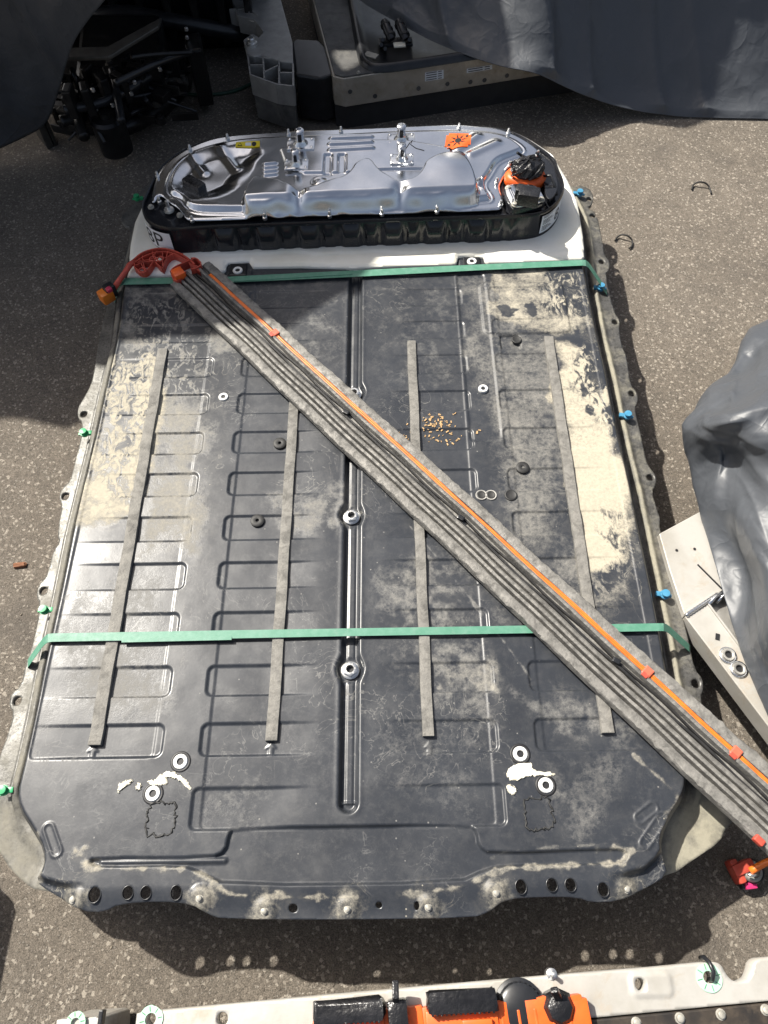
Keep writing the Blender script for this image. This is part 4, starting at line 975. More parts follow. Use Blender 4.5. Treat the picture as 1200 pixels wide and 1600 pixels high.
# the cable's far plug on the ground by the front right corner
plug = empty('cable_plug', tuple(P(1165, 1365, 0)))
tag(plug, 'orange cable plug with grey collar and pink latch lying by the front right corner', 'plug')
pz = .034; c_ = P(1166, 1362, pz)
def pq(px, py, z): return P(px, py, z)
MB().box(pq(1158, 1356, pz), (.050, .024, .036), rz=.35, bev=.006).build('housing', RED_PL, plug, auto=40)
MB().box(pq(1149, 1362, pz-.005), (.018, .050, .034), rz=.3, bev=.006).build('side_wing', RED_PL, plug, auto=40)
o = MB().lathe(pq(1170, 1362, pz-.01), [(.021, 0), (.022, .018), (.019, .024), (.014, .025), (.014, .021), (.0005, .021)], 24).build('collar', M('grey_ring', (.32, .33, .30), (.24, .25, .23), 40, .5), plug, auto=40)
MB().lathe(pq(1170, 1362, pz-.02), [(.026, 0), (.026, .018), (.023, .022), (.0005, .022)], 24).build('grommet', BLACK_PL, plug, auto=40)
MB().box(pq(1172, 1384, pz-.01), (.026, .014, .018), rz=.1, bev=.004).build('latch', M('pink_latch', (.62, .04, .17), None, 30, .35), plug, auto=40)
MB().box(pq(1168, 1381, pz-.018), (.036, .02, .022), rz=.1, bev=.005).build('latch_seat', BLACK_PL, plug, auto=40)
MB().tube([pq(1172, 1361, pz+.03), pq(1180, 1357, pz+.035), pq(1192, 1350, pz+.04), pq(1215, 1340, pz+.06), pq(1245, 1325, .14), pq(1280, 1312, .2)], .0075, 10).build('cable', ORANGE_C, plug, smooth=True)
MB().tube([pq(1168, 1366, pz+.032), pq(1176, 1368, pz+.034), pq(1184, 1366, pz+.024)], .0035, 8).build('wire', ZINC, plug, smooth=True)

# ================================================================ GREEN STRAPS
def strap(up, lo, ends, label, extra=None):
    h = Z0+.0092; pts_u = [P(x, y, h) for x, y in up]; pts_l = [P(x, y, h) for x, y in lo]
    wv = (pts_l[0]-pts_u[0])
    def end(path, ref): return [(P(*q[:3]), P(*q[:3])+ref) for q in path]
    U = [P(*q) for q in ends[0]][::-1]+list(pts_u)+[P(*q) for q in ends[1]]
    wvL = pts_l[0]-pts_u[0]; wvR = pts_l[-1]-pts_u[-1]
    Lw = [P(*q)+wvL for q in ends[0]][::-1]+list(pts_l)+[P(*q)+wvR for q in ends[1]]
    U, Lw = resample(np.array(U), 160), resample(np.array(Lw), 160)
    th = np.array([0, 0, .0011]); vs = []; fs = []
    for i in range(160): vs += [U[i], Lw[i], Lw[i]+th, U[i]+th]
    for i in range(159):
        for j in range(4): fs.append((i*4+j, i*4+(j+1) % 4, (i+1)*4+(j+1) % 4, (i+1)*4+j))
    fs += [(3, 2, 1, 0), tuple(159*4+j for j in range(4))]
    root = empty('packing_strap', tuple((U[80]+Lw[80])/2)); tag(root, label, 'strap', 'green packing straps')
    MB().add(vs, fs).build('band', GREEN_STRAP, root)
    if extra:
        q = [P(x, y, h+.0016) for x, y in extra]; vs = [p_ for p_ in q]+[p_+th for p_ in q]
        MB().add(vs, [(3, 2, 1, 0), (4, 5, 6, 7), (0, 1, 5, 4), (1, 2, 6, 5), (2, 3, 7, 6), (3, 0, 4, 7)]).build('overlap_end', GREEN_STRAP, root)
strap([(192, 435), (350, 433), (550, 423), (740, 414), (914, 406)], [(192, 445), (350, 442), (550, 433), (740, 423), (914, 415)],
      ([(186, 440, Z0-.01), (180, 462, ZF+.02), (176, 468, .10), (182, 468, .02)], [(920, 410, Z0-.004), (948, 452, ZF+.006), (952, 460, .12), (948, 462, .03)]),
      'green plastic packing strap across the rear of the battery pack beside the white foam', [(366, 433), (366, 440), (550, 429), (550, 424)])
strap([(76, 990), (300, 986), (548, 982), (800, 978), (1036, 974)], [(76, 1003), (300, 999), (548, 994), (800, 990), (1036, 986)],
      ([(68, 996, Z0-.004), (44, 1030, ZF+.01), (42, 1036, .12), (60, 1036, .02)], [(1043, 976, Z0-.004), (1078, 1008, ZF+.004), (1078, 1014, .12), (1066, 1020, .02)]),
      'green plastic packing strap across the middle of the battery pack under the rail', [(190, 999), (190, 1004), (362, 1000), (362, 995)])

# ================================================================ SMALL THINGS
rr = np.random.default_rng(11)
mb = MB()
for cx, cy, n, sp_ in ((683, 660, 60, (14, 8)), (640, 690, 45, (9, 13)), (690, 685, 22, (16, 6)), (745, 676, 4, (3, 2))):
    for _ in range(n):
        p = P(cx+rr.normal(0, sp_[0]), cy+rr.normal(0, sp_[1]), Z0); s = .0015+.0025*rr.random()
        z = panel_z(np.array([p[0]]), np.array([p[1]]))[0]+.0012
        mb.box((p[0], p[1], z), (s*2.2, s, s*.5), rot=Matrix.Rotation(rr.random()*6, 3, 'Z') @ Matrix.Rotation(rr.normal(0, .3), 3, 'X'))
tag(mb.build('wood_crumbs', M('wood_crumb', (.50, .34, .17), (.36, .22, .10), 300, .8)), 'scattered pale wood crumbs beside a foam strip on the battery cover', 'crumbs', kind='stuff')
for (pts, lb) in (([(1081, 296), (1083, 288), (1091, 284), (1102, 285), (1109, 293), (1111, 302)], 'small bent black wire hook on the asphalt nearer the grey tarpaulin at the back'),
                  ([(961, 376), (965, 369), (973, 366), (983, 369), (989, 377), (987, 386), (983, 388)], 'small bent black wire hook on the asphalt beside the right rail of the pack')):
    q = chaikin(np.array([P(x, y, .006+.012*(k in (2, 3))) for k, (x, y) in enumerate(pts)]), 2, False)
    tag(MB().tube(q, .0030, 8).build('wire_hook', BLACK_RUB, smooth=True), lb, 'wire', 'bent wires on the asphalt')
c_ = P(31, 883, .004); mb = MB(); mb.box(c_, (.034, .012, .008), rz=.1, bev=.003)
mb.v = [(x+rr.normal(0, .0012), y+rr.normal(0, .0012), max(.0005, z+rr.normal(0, .0008))) for x, y, z in mb.v]
tag(mb.build('bark_chip', M('bark', (.23, .10, .05), (.16, .07, .035), 200, .85)), 'small reddish brown bark chip on the asphalt left of the pack', 'bark')
q = chaikin(np.array([P(x, y, .006) for x, y in [(285, 146), (310, 149), (345, 147), (372, 141), (395, 130)]]), 2, False)
tag(MB().tube(q, .007, 8).build('green_cord', M('dark_green_cord', (.02, .07, .045), None, 40, .5), smooth=True), 'dark green cord on the shaded ground behind the pack', 'cord')
# loose pale chips on the asphalt
n = 2600; base = np.array([(1, 0, 0), (-1, 0, 0), (0, 1, 0), (0, -1, 0), (0, 0, 1), (0, 0, -1)], float)
bf = np.array([(0, 2, 4), (2, 1, 4), (1, 3, 4), (3, 0, 4), (2, 0, 5), (1, 2, 5), (3, 1, 5), (0, 3, 5)])
cx = rr.uniform(-1.9, 2.3, n); cy = rr.uniform(-.55, 3.6, n); s = .0012+.0028*rr.random(n)**3; a = rr.uniform(0, 6.28, n); el = rr.uniform(.5, 1.0, n)
sc_ = np.stack([s*1.3, s*el, s*.55], 1); v = base[None]*sc_[:, None, :]*(1+.25*rr.normal(size=(n, 6, 1)))
vx = v[..., 0]*np.cos(a)[:, None]-v[..., 1]*np.sin(a)[:, None]+cx[:, None]; vy = v[..., 0]*np.sin(a)[:, None]+v[..., 1]*np.cos(a)[:, None]+cy[:, None]; vz = v[..., 2]+(s*.2)[:, None]
V = np.stack([vx, vy, vz], -1).reshape(-1, 3); Fc = (bf[None]+6*np.arange(n)[:, None, None]).reshape(-1, 3)
tag(mesh_np('stone_chips', V, Fc, M('chips', (.30, .26, .205), (.17, .14, .11), 90, .85, lo=.35, hi=.65), smooth=False), 'tiny pale stone chips strewn over the asphalt', 'gravel', kind='stuff')

# ================================================================ TARPAULINS
def tarp_mat():
    mt, t, b = node_mat('grey_tarpaulin')
    n1 = noise(t, 3, 5, .6); c = mix(t, n1, (.056, .062, .072), (.074, .081, .092))
    c = mix(t, ramp(t, noise(t, 18, 8, .75, dist=.5), [(.56, 0), (.8, .2)]), c, (.15, .155, .16))
    t.links.new(c, b.inputs['Base Color']); t.links.new(math_(t, 'ADD', .36, math_(t, 'MULTIPLY', noise(t, 9), .2)), b.inputs['Roughness'])
    rg = math_(t, 'ABSOLUTE', math_(t, 'SUBTRACT', noise(t, 5, 2, .5, dist=.5), .5)); rg2 = math_(t, 'ABSOLUTE', math_(t, 'SUBTRACT', noise(t, 17, 2, .5, dist=.7), .5)); h = math_(t, 'ADD', math_(t, 'MULTIPLY', math_(t, 'POWER', rg, .7), -1.2), math_(t, 'ADD', math_(t, 'MULTIPLY', rg2, -.5), math_(t, 'MULTIPLY', noise(t, 60, 3, .5), .06))); bump(t, b, h, .6, .012); return mt
TARP = tarp_mat()
def cubic_rows(rows, m_):
    rows = np.asarray(rows); k = len(rows); out = []
    for i in range(m_):
        u = i/(m_-1)*(k-1); a = min(int(u), k-2); f = u-a
        p0, p1, p2, p3 = rows[max(a-1, 0)], rows[a], rows[a+1], rows[min(a+2, k-1)]
        out.append(.5*((2*p1)+(-p0+p2)*f+(2*p0-5*p1+4*p2-p3)*f*f+(-p0+3*p1-3*p2+p3)*f**3))
    return np.array(out)
def tarp(name, rows, label, n=200, m_=120, amp=.03, seed=1, hemfix=3, fs_=1.0, swap=False, ch=2):
    rows = [resample(chaikin(np.array(r_, float), ch, False), n) for r_ in rows]
    g_ = cubic_rows(rows, m_)
    du = np.gradient(g_, axis=1); dv = np.gradient(g_, axis=0); nn = np.cross(du, dv); nn /= np.linalg.norm(nn, axis=2)[..., None]+1e-9
    sl_ = np.cumsum(np.linalg.norm(du, axis=2), axis=1); tl = np.cumsum(np.linalg.norm(dv, axis=2), axis=0)
    sl_ = sl_*fs_; tl = tl*fs_
    if swap: sl_, tl = tl, sl_
    wp = .25*(fbm(sl_, tl, 1.6, 2, seed+2)-.5)
    rdg = lambda q, e: 1-np.abs(2*q-1)**e                       # sharp crests along the drape
    f1 = rdg(fbm(sl_+wp+.25*tl, tl*.12, 3.4, 2, seed), .8); f2 = rdg(vnoise(sl_*1.0-.5*tl+wp, tl*.25, 7.5, seed+5), .8); f3 = rdg(fbm(sl_*.5+.8*tl+wp, tl*.2-.3*sl_, 5, 2, seed+9), .9)
    d = amp*(f1-.5)*1.1+amp*.42*(f2-.5)*sstep(.45, .7, fbm(sl_, tl, 1.7, 2, seed+14))+amp*.35*(f3-.5)+amp*.12*(fbm(sl_, tl, 14, 3, seed+20)-.5)
    k = np.clip(np.arange(m_)/max(1, hemfix*3), .15, 1)[:, None]; g_ = g_+nn*(d*k)[..., None]
    g_[..., 2] = np.maximum(g_[..., 2], .004)
    V = g_.reshape(-1, 3); i = np.arange(m_*n).reshape(m_, n)
    F_ = np.stack([i[:-1, :-1], i[:-1, 1:], i[1:, 1:], i[1:, :-1]], -1).reshape(-1, 4)
    o = mesh_np(name, V, F_, TARP); md = o.modifiers.new('thickness', 'SOLIDIFY'); md.thickness = .0015
    return tag(o, label, 'tarpaulin', 'grey tarpaulins')
p = lambda x, y, z: tuple(P(x, y, z))
# left heap, tall: throws the long shadow over the rear of the pack
hem = [(-2.7, 2.55, .02), p(-120, 275, .02), p(-40, 248, .03), p(0, 233, .05), p(40, 213, .07), p(74, 194, .12), p(92, 145, .28), p(110, 75, .50), p(132, 38, .60), p(165, 0, .72), p(212, -70, .92), (-.66, 2.45, 1.05), (-.62, 2.8, 1.1), (-.45, 3.6, 1.1)]
top = [(-2.7, 2.2, 1.5), (-2.2, 2.16, 1.5), (-1.9, 2.14, 1.5), (-1.6, 2.12, 1.5), (-1.4, 2.11, 1.5), (-1.25, 2.11, 1.5), (-1.14, 2.14, 1.5), (-1.02, 2.22, 1.5), (-.94, 2.30, 1.49), (-.86, 2.36, 1.48), (-.78, 2.45, 1.48), (-.70, 2.62, 1.46), (-.56, 2.95, 1.48), (-.30, 3.6, 1.5)]
hem, top = np.array(hem), np.array(top); midr = hem*.5+top*.5; midr[:, 0] -= .05; midr[:10, 1] += .06
far = np.where(top[:, 0] < -1.0, 1.0, 0.0)[:, None]
back = top+np.array([-.05, .65, .05])+far*np.array([-.05, .65, .05]); back2 = top+np.array([-.1, 1.05, -.02])+far*np.array([-.1, 1.6, .02])
tarp('tarpaulin', [hem, midr, top, back, back2], 'tall grey tarpaulin heap at the back left over dark machinery', 220, 130, .05, 3)
# back right, over the silver sided pack
hem = [p(505, -75, .30), p(545, -8, .27), p(620, 36, .245), p(700, 77, .235), p(780, 104, .235), p(835, 113, .23), p(860, 126, .18), p(930, 157, .09), p(1000, 175, .03), p(1062, 183, .006), p(1130, 185, .006), p(1200, 186, .006), p(1300, 190, .006), p(1420, 200, .006)]
hem = np.array(hem); r1 = hem+np.array([.02, .10, .07]); r2 = hem+np.array([.05, .30, .32]); r3 = hem+np.array([.10, .52, .70]); r4 = hem+np.array([.15, .95, 1.0]); r5 = hem+np.array([.2, 1.9, 1.0])
tarp('tarpaulin', [hem, r1, r2, r3, r4, r5], 'wide grey tarpaulin at the back right draped over the silver sided pack', 240, 130, .045, 8)
# right hand heap
hem = [(1260, 462, .10), (1200, 500, .16), (1163, 520, .20), (1146, 578, .22), (1102, 609, .25), (1085, 640, .26), (1064, 662, .25), (1062, 695, .23), (1078, 722, .215), (1087, 775, .205), (1101, 832, .20), (1123, 905, .20), (1150, 1000, .20), (1176, 1065, .20), (1215, 1140, .20), (1265, 1250, .20)]
r_1 = [p(x+26, y+6, .03 if i < 9 else z-.012) for i, (x, y, z) in enumerate(hem)]
r0_ = [p(*q) for q in hem]
zj = [0, .02, .05, -.03, .05, .06, .04, .07, .05, .02, .0, -.02, .0, .01, 0, 0]; zk = [0, .06, .02, .05, -.03, .03, .09, .03, -.02, .0, .03, .04, .03, .0, 0, 0]
r1_ = [p(x+22+14*(i % 3), y-4, z+.05+zj[i]) for i, (x, y, z) in enumerate(hem)]; r2_ = [p(x+66+10*(i % 2), y-8, z+.13+zk[i]) for i, (x, y, z) in enumerate(hem)]; r3_ = [p(x+150, y-10, z+.22+.5*zj[i]) for i, (x, y, z) in enumerate(hem)]; r4_ = [p(x+360, y-10, z+.28) for x, y, z in hem]; r5_ = [p(x+560, y, .05) for x, y, z in hem]
tarp('tarpaulin', [r_1, r0_, r1_, r2_, r3_, r4_, r5_], 'crumpled grey tarpaulin heap at the right edge over the pale metal frame', 260, 150, .013, 23, 4, 1.3, True, 1)

# ================================================================ SILVER SIDED PACK UNDER THE BACK RIGHT TARPAULIN
sp_ = empty('battery_pack', tuple(P(700, 140, .1))); tag(sp_, 'silver sided battery pack with black top half hidden under the back right tarpaulin', 'battery pack')
zt = .21; zb = .10
ol = [tuple(P(x, y, zt)[:2]) for x, y in [(520, 119), (537, 123), (920, 63), (1010, -40), (1010, -130), (455, -130)]]
SILV = M('brushed_silver', (.56, .52, .45), (.42, .385, .32), 10, .38, .45, bmp=.2, bscale=80, dirt=(.28, .21, .13), dlo=.5, dhi=.75, dscale=8)
MB().prism(ol, zb, zt).build('side_wall', SILV, sp_, bevel=.003)
MB().prism([(x*1.0+.02*(i > 1), y+.02) for i, (x, y) in enumerate(ol)], .0, zb+.001).build('base', BODY, sp_)  # dark block standing in for the shadow under the wall
RIMM = M('dusty_dark_rim', (.10, .098, .093), (.055, .054, .052), 18, .7, bmp=.4, dirt=(.2, .19, .17), dlo=.5, dhi=.75)
ol2 = [(x+.006*(1 if i == 0 else 0), y+.004) for i, (x, y) in enumerate(ol)]
MB().prism(ol2, zt+.0005, zt+.006).build('rim', RIMM, sp_, bevel=.002)
# moulded black cover with a rounded raised edge
cvp = [(552, 4), (566, 88), (574, 99), (592, 104), (640, 98), (870, 62), (960, -20), (960, -120), (530, -120)]
cov = resample(chaikin(P2(cvp, zt+.02), 2), 160, True); cov = ccw(cov); cc = cov.mean(0)
dn = np.roll(cov, -1, 0)-np.roll(cov, 1, 0); dn = np.stack([dn[:, 1], -dn[:, 0]], 1)/np.linalg.norm(dn, axis=1)[:, None]
vs = []; fs = []; kk = len(cov); lv = [(.02, zt+.004), (.014, zt+.02), (.006, zt+.028), (-.006, zt+.028), (-.02, zt+.018), (-.035, zt+.010)]
for off, z in lv: vs += [(x, y, z) for x, y in cov+dn*off]
for i in range(len(lv)-1):
    for j in range(kk): fs.append((i*kk+j, i*kk+(j+1) % kk, (i+1)*kk+(j+1) % kk, (i+1)*kk+j))
fs.append(tuple(range((len(lv)-1)*kk, len(lv)*kk)))
MB().add(vs, fs).build('cover', BLACK_PL, sp_, auto=50)
for k in range(12):
    q = P(560+26*k, 113.5-4.05*k, zt+.008); inst('screw', LBOLT, tuple(q), sp_, s=.9)
# black ribbed corner bumper
c_ = P(488, 108, .10); mb = MB()
bp = [tuple(P(x, y, .19)[:2]) for x, y in [(456, 68), (462, 62), (498, 64), (518, 84), (521, 118), (500, 124), (462, 118)]]
mb.prism(bp, .02, .195); o = mb.build('corner_bumper', BLACK_PL, sp_, bevel=.008)
for k in range(5):
    for sx in (459, 521):
        q = P(sx, 78+9*k, .19-.0*k); MB().box((q[0], q[1], .188-.03*k), (.03, .012, .008), rz=(.4 if sx < 500 else -.4), bev=.002).build('bumper_rib', BLACK_RUB, o)
# cast bracket with open cells
def pz_(pts, z): return [tuple(P(x, y, z)[:2]) for x, y in pts]
br = empty('corner_bracket', tuple(P(425, 90, .12))); place(br, WL[br], sp_); br['label'] = 'cast grey corner bracket with open cells'
MB().prism(pz_([(356, -20), (432, -25), (450, 40), (457, 66), (458, 98), (440, 96), (408, 86), (396, 88), (386, 84), (380, 62), (394, 52), (404, 58), (412, 50), (404, 36), (370, 24)], .20), .17, .20).build('bracket_plate', ALU_C, br, bevel=.003)
MB().prism(pz_([(388, 86), (458, 97), (457, 133), (438, 131), (392, 115)], .195), .02, .150).build('cell_floor', RIMM, br)
for a, b_ in (((387, 86), (391, 116)), ((391, 116), (432, 131)), ((432, 131), (458, 134)), ((458, 98), (458, 134)), ((411, 90), (413, 122)), ((436, 95), (436, 131)), ((388, 101), (411, 101)), ((413, 112), (436, 101)), ((436, 113), (458, 113)), ((387, 86), (458, 97))):
    wall([a, b_], .12, .197, .006, 'cell_wall', ALU_C, br, 0)
for pl in ([(372, 24), (398, 30), (412, 48)], [(366, 4), (374, 22)], [(388, 12), (390, 28)], [(358, 14), (388, 12), (404, 24)]): wall(pl, .14, .205, .006, 'cell_wall', ALU_C, br, 0)
q = P(393, 66, .21); MB().lathe(tuple(q), [(.022, -.012), (.022, 0), (.014, .002), (.014, .014), (.010, .018), (.0005, .018)], 14).build('bracket_bolt', ZINC, br, auto=40)
# wall labels, holes
fa, fb = np.array(P(537, 123, zt)), np.array(P(920, 63, zt)); fd = (fb-fa)/np.linalg.norm(fb-fa); fn = np.array([fd[1], -fd[0], 0])
def on_wall(px, py):
    """where the ray of a photo point meets the silver wall"""
    d = fw*FPX+RX*(px-600.)+DN*(py-800.); o_ = np.array([0, 0, CH]); t_ = ((fa-o_) @ fn)/(d @ fn); return o_+d*t_
for (x0, y0, x1, y1, n_) in ((664, 113, 693, 127, 4), (729, 107, 769, 114, 2)):
    a, b_ = on_wall(x0, y0), on_wall(x1, y0-(x1-x0)*.155); c2 = on_wall(x1, y1-(x1-x0)*.155); d2 = on_wall(x0, y1)
    q = [k_+fn*.0015 for k_ in (a, b_, c2, d2)]; o = MB().add(q, [(0, 1, 2, 3)[::-1]]).build('label', LABEL_W, sp_)
    mb = MB()
    for i in range(n_):
        for (u0, u1) in ((.06, .62), (.7, .9)):
            v0 = (i+.25)/n_; v1 = (i+.6)/n_; g4 = lambda u, v: (q[0]*(1-u)+q[1]*u)*(1-v)+(q[3]*(1-u)+q[2]*u)*v+fn*.0008
            mb.add([g4(u0, v0), g4(u1, v0), g4(u1, v1), g4(u0, v1)], [(3, 2, 1, 0)])
    mb.build('label_print', INK, o)
for x, y in [(547, 143), (586, 150), (654, 138), (699, 131), (735, 128), (757, 125), (792, 118), (838, 111)]:
    q = on_wall(x, y); a_ = np.array([fd[0], fd[1], 0]); up = np.array([0, 0, 1.]); n_ = 14; vs = []
    for r_, off in ((.0085, .0), (.0085, .002), (.0055, .0022), (.005, .001)): vs += [q+a_*r_*math.cos(2*math.pi*j/n_)+up*r_*math.sin(2*math.pi*j/n_)+fn*off for j in range(n_)]
    fs = [(i*n_+j, i*n_+(j+1) % n_, (i+1)*n_+(j+1) % n_, (i+1)*n_+j) for i in range(3) for j in range(n_)]+[tuple(range(3*n_, 4*n_))]
    MB().add(vs, fs).build('wall_bolt', RIMM, sp_)
# twin black pipe couplings on the cover
tw = empty('pipe_coupling', tuple(P(620, 70, zt+.02))); place(tw, WL[tw], sp_)
for x0 in (606, 628):
    MB().tube([P(x0-6, 34, zt+.07), P(x0, 48, zt+.06), P(x0+6, 62, zt+.04)], .016, 12, radii=[.014, .017, .015]).build('coupling', BLACK_PL, tw, auto=50)
    for k in range(3): MB().tube([P(x0-4+4*k, 38+8*k, zt+.066-.008*k), P(x0-3+4*k, 41+8*k, zt+.063-.008*k)], .0195, 12).build('coupling_ring', BLACK_RUB, tw, auto=50)
for x, y in [(596, 70), (598, 62), (640, 62), (602, 76)]: MB().tube([P(x, y, zt+.015), P(x, y, zt+.045)], .007, 10).build('coupling_foot', BLACK_PL, tw)
MB().box(P(618, 66, zt+.02), (.13, .05, .012), rz=.05, bev=.003).build('coupling_plate', BLACK_PL, tw)
MB().box(P(624, 70, zt+.03), (.045, .03, .006), rz=.1, bev=.002).build('paper_tag', ADH, tw)
MB().box(P(580, 86, zt+.025), (.05, .03, .004), rz=-.5, bev=.0015).build('cover_sticker', M('grey_sticker', (.35, .33, .28), None, 40, .6), sp_)

# ================================================================ DARK MACHINERY UNDER THE LEFT TARPAULIN
dm_ = empty('drive_unit', tuple(P(200, 190, 0))); tag(dm_, 'greasy black drive unit and subframe in deep shade under the left tarpaulin', 'machinery')
GREASE = M('greasy_black', (.007, .007, .008), (.014, .0135, .013), 20, .33, .2, dirt=(.03, .028, .025), dlo=.52, dhi=.85)
STEELD = M('dull_steel', (.11, .105, .095), (.07, .066, .06), 14, .5, .6)
def Q(px, py, z): return Vector(P(px, py, z))
MB().prism([tuple(P(x, y, .0)[:2]) for x, y in [(92, 205), (150, 216), (215, 206), (262, 186), (300, 146), (320, 60), (150, 40), (60, 120)]], .0, .10).build('lower_casting', GREASE, dm_, bevel=.02)
MB().prism([tuple(P(x, y, .22)[:2]) for x, y in [(112, 150), (170, 150), (226, 120), (258, 72), (250, 20), (125, 20)]], .09, .22).build('motor_case', GREASE, dm_, bevel=.02)
MB().prism([tuple(P(x, y, .36)[:2]) for x, y in [(104, 90), (170, 88), (248, 40), (252, 26), (168, 72), (108, 74)]], .345, .36).build('top_plate', STEELD, dm_, bevel=.004)
for x, y in ((118, 84), (170, 80), (240, 42)): MB().tube([P(x, y, .1), P(x, y, .35)], .012, 8).build('plate_post', GREASE, dm_)
rc = np.random.default_rng(77)
for k in range(85):
    u, v_ = rc.random(), rc.random(); x = 95+205*u; y = 205-120*u*v_-90*v_*(1-u)-20*u; z = .10+.16*v_*(1-.5*u)+.04*rc.random(); q = Q(x, y, z); kind = k % 4
    if kind == 0: MB().box(q, tuple(.012+.05*rc.random(3)), rz=rc.random()*3, bev=.004).build('lug', GREASE, dm_)
    elif kind == 1: MB().lathe(q, [(.018, -.02), (.018, .004), (.011, .006), (.011, .016), (.0005, .016)], 12).build('cap', (GREASE, STEELD)[k % 8 == 1], dm_, auto=40)
    elif kind == 2: MB().tube([q, q+Vector((rc.normal(0, .06), rc.normal(0, .03), rc.normal(0, .02))), q+Vector((rc.normal(0, .1), rc.normal(0, .06), -.04))], .004+.006*rc.random(), 7).build('pipe', BLACK_PL, dm_, smooth=True)
    else: MB().box(q, (.09*rc.random()+.03, .008, .03), rz=-.4+.5*rc.random(), bev=.002).build('web', GREASE, dm_)
for k, (pts, z0, r_) in enumerate([([(95, 190), (160, 178), (230, 140), (275, 128)], .16, .022), ([(100, 172), (170, 160), (245, 112)], .24, .016), ([(150, 205), (205, 200), (262, 160)], .10, .03), ([(180, 130), (250, 96), (300, 80)], .30, .012), ([(130, 150), (122, 190), (132, 215)], .2, .02), ([(175, 110), (183, 150), (190, 190)], .25, .015), ([(205, 90), (240, 85), (300, 82)], .33, .008)]):
    MB().tube(chaikin(np.array([P(x, y, z0-.02*i) for i, (x, y) in enumerate(pts)]), 2, False), r_, 10).build(('hose', 'rail_bar')[k % 2], (GREASE, BLACK_PL)[k % 2], dm_, smooth=True)
for k in range(7):
    q = Q(112+26*k, 158-9*k+6*(k % 2), .26-.012*k); MB().box(q, (.03, .06, .10), rz=.3*k, bev=.006).build('casting_rib', GREASE, dm_)
q = Q(272, 134, .16); MB().lathe(q, [(.035, -.02), (.035, .012), (.018, .014), (.016, .0), (.0005, .0)], 18).build('mount_eye', STEELD, dm_, auto=40)
q = Q(312, 110, .15); MB().box(q, (.06, .12, .22), rz=.2, bev=.01).build('side_bracket', GREASE, dm_)
q = Q(170, 195, .15); MB().lathe(q, [(.06, -.1), (.06, .02), (.05, .03), (.02, .03), (.02, .05), (.0005, .05)], 24).build('pump', GREASE, dm_, auto=40)
for x, y, z in [(120, 178, .20), (150, 170, .21), (176, 164, .22), (205, 146, .23), (210, 128, .28), (240, 150, .17), (292, 72, .24), (292, 58, .27), (291, 45, .29), (250, 108, .26), (185, 186, .18), (145, 140, .31), (110, 160, .26)]:
    inst('bolt', local_mesh(MB().lathe((0, 0, 0), [(.012, -.01), (.012, .006), (.008, .009), (.0005, .009)], 6), 'bolt', ZINC), Q(x, y, z), dm_, s=.6)
MB().prism([tuple(P(x, y, .02)[:2]) for x, y in [(55, 205), (64, 202), (82, 222), (72, 227)]], .0, .12).build('support_leg', STEELD, dm_, bevel=.003)
MB().prism([tuple(P(x, y, .02)[:2]) for x, y in [(66, 201), (73, 199), (88, 219), (84, 222)]], .0, .125).build('support_leg', STEELD, dm_, bevel=.003)

# black stack added behind the drive unit to darken the back and block light
st_ = empty('shade_stack', (-.95, 3.6, 0)); tag(st_, 'black stack of bolted castings added to darken the gap between the back tarpaulins', 'machinery')
MB().box((-.98, 3.62, .33), (1.05, .62, .66), rz=.06, bev=.03).build('casting', GREASE, st_)
MB().box((-.86, 3.62, .83), (1.05, .60, .32), rz=-.05, bev=.03).build('casting', GREASE, st_)
for k in range(9): MB().box((-1.4+.11*k, 3.30-.006*k, .32), (.03, .05, .5), rz=.06, bev=.006).build('casting_rib', GREASE, st_)
MB().tube([(-1.45, 3.27, .18), (-1.0, 3.24, .2), (-.6, 3.24, .12), (-.46, 3.3, .05)], .03, 10).build('hose', BLACK_PL, st_, smooth=True)
for k in range(8): inst('bolt', local_mesh(MB().lathe((0, 0, 0), [(.012, -.01), (.012, .006), (.008, .009), (.0005, .009)], 6), 'bolt', ZINC), (-.52+.01*(k % 2), 3.27, .10+.07*k), st_, s=.6, rx=1.57)

# ================================================================ PALE METAL FRAME AT THE RIGHT
fr = empty('metal_frame', tuple(P(1130, 950, 0))); tag(fr, 'pale welded aluminium frame poking out from under the right tarpaulin', 'frame')
zf = .19
MB().prism(pz_([(1030, 834), (1098, 797), (1230, 800), (1330, 1000), (1200, 960), (1135, 925), (1070, 962), (1046, 890)], zf), .15, zf).build('plate', WHITE_P, fr, bevel=.002)
MB().prism(pz_([(1070.5, 963), (1106, 944), (1230, 1110), (1320, 1290), (1235, 1180)], zf), .135, zf-.001).build('arm', WHITE_P, fr, bevel=.002)
MB().prism(pz_([(1108, 943), (1134, 927), (1200, 960), (1340, 1200), (1320, 1288), (1232, 1110)], zf-.02), .14, zf-.022).build('gusset', ALU_D, fr, bevel=.002)
wall([(1107, 943), (1232, 1110)], zf-.03, zf+.003, .004, 'edge_lip', WHITE_P, fr, 0)
wl = [P(1071+51*k/24, 962-34*k/24, zf+.001) for k in range(25)]
MB().tube(wl, .005, 8, radii=[.0045+.0016*(k % 2) for k in range(25)]).build('weld_bead', ALU, fr, smooth=True)
MB().tube([P(1107, 944, zf), P(1118, 932, zf+.002), P(1135, 922, zf+.002), P(1131, 930, zf), P(1118, 942, zf-.01)], .005, 8).build('weld_bead', ALU, fr, smooth=True)
MB().tube([P(1090, 882, zf+.0005), P(1128, 920, zf+.0005)], .0022, 6).build('plate_seam', INK, fr)
RNG = ring_mesh('boss_ring', .015, .0085, .007, ALU_D); 
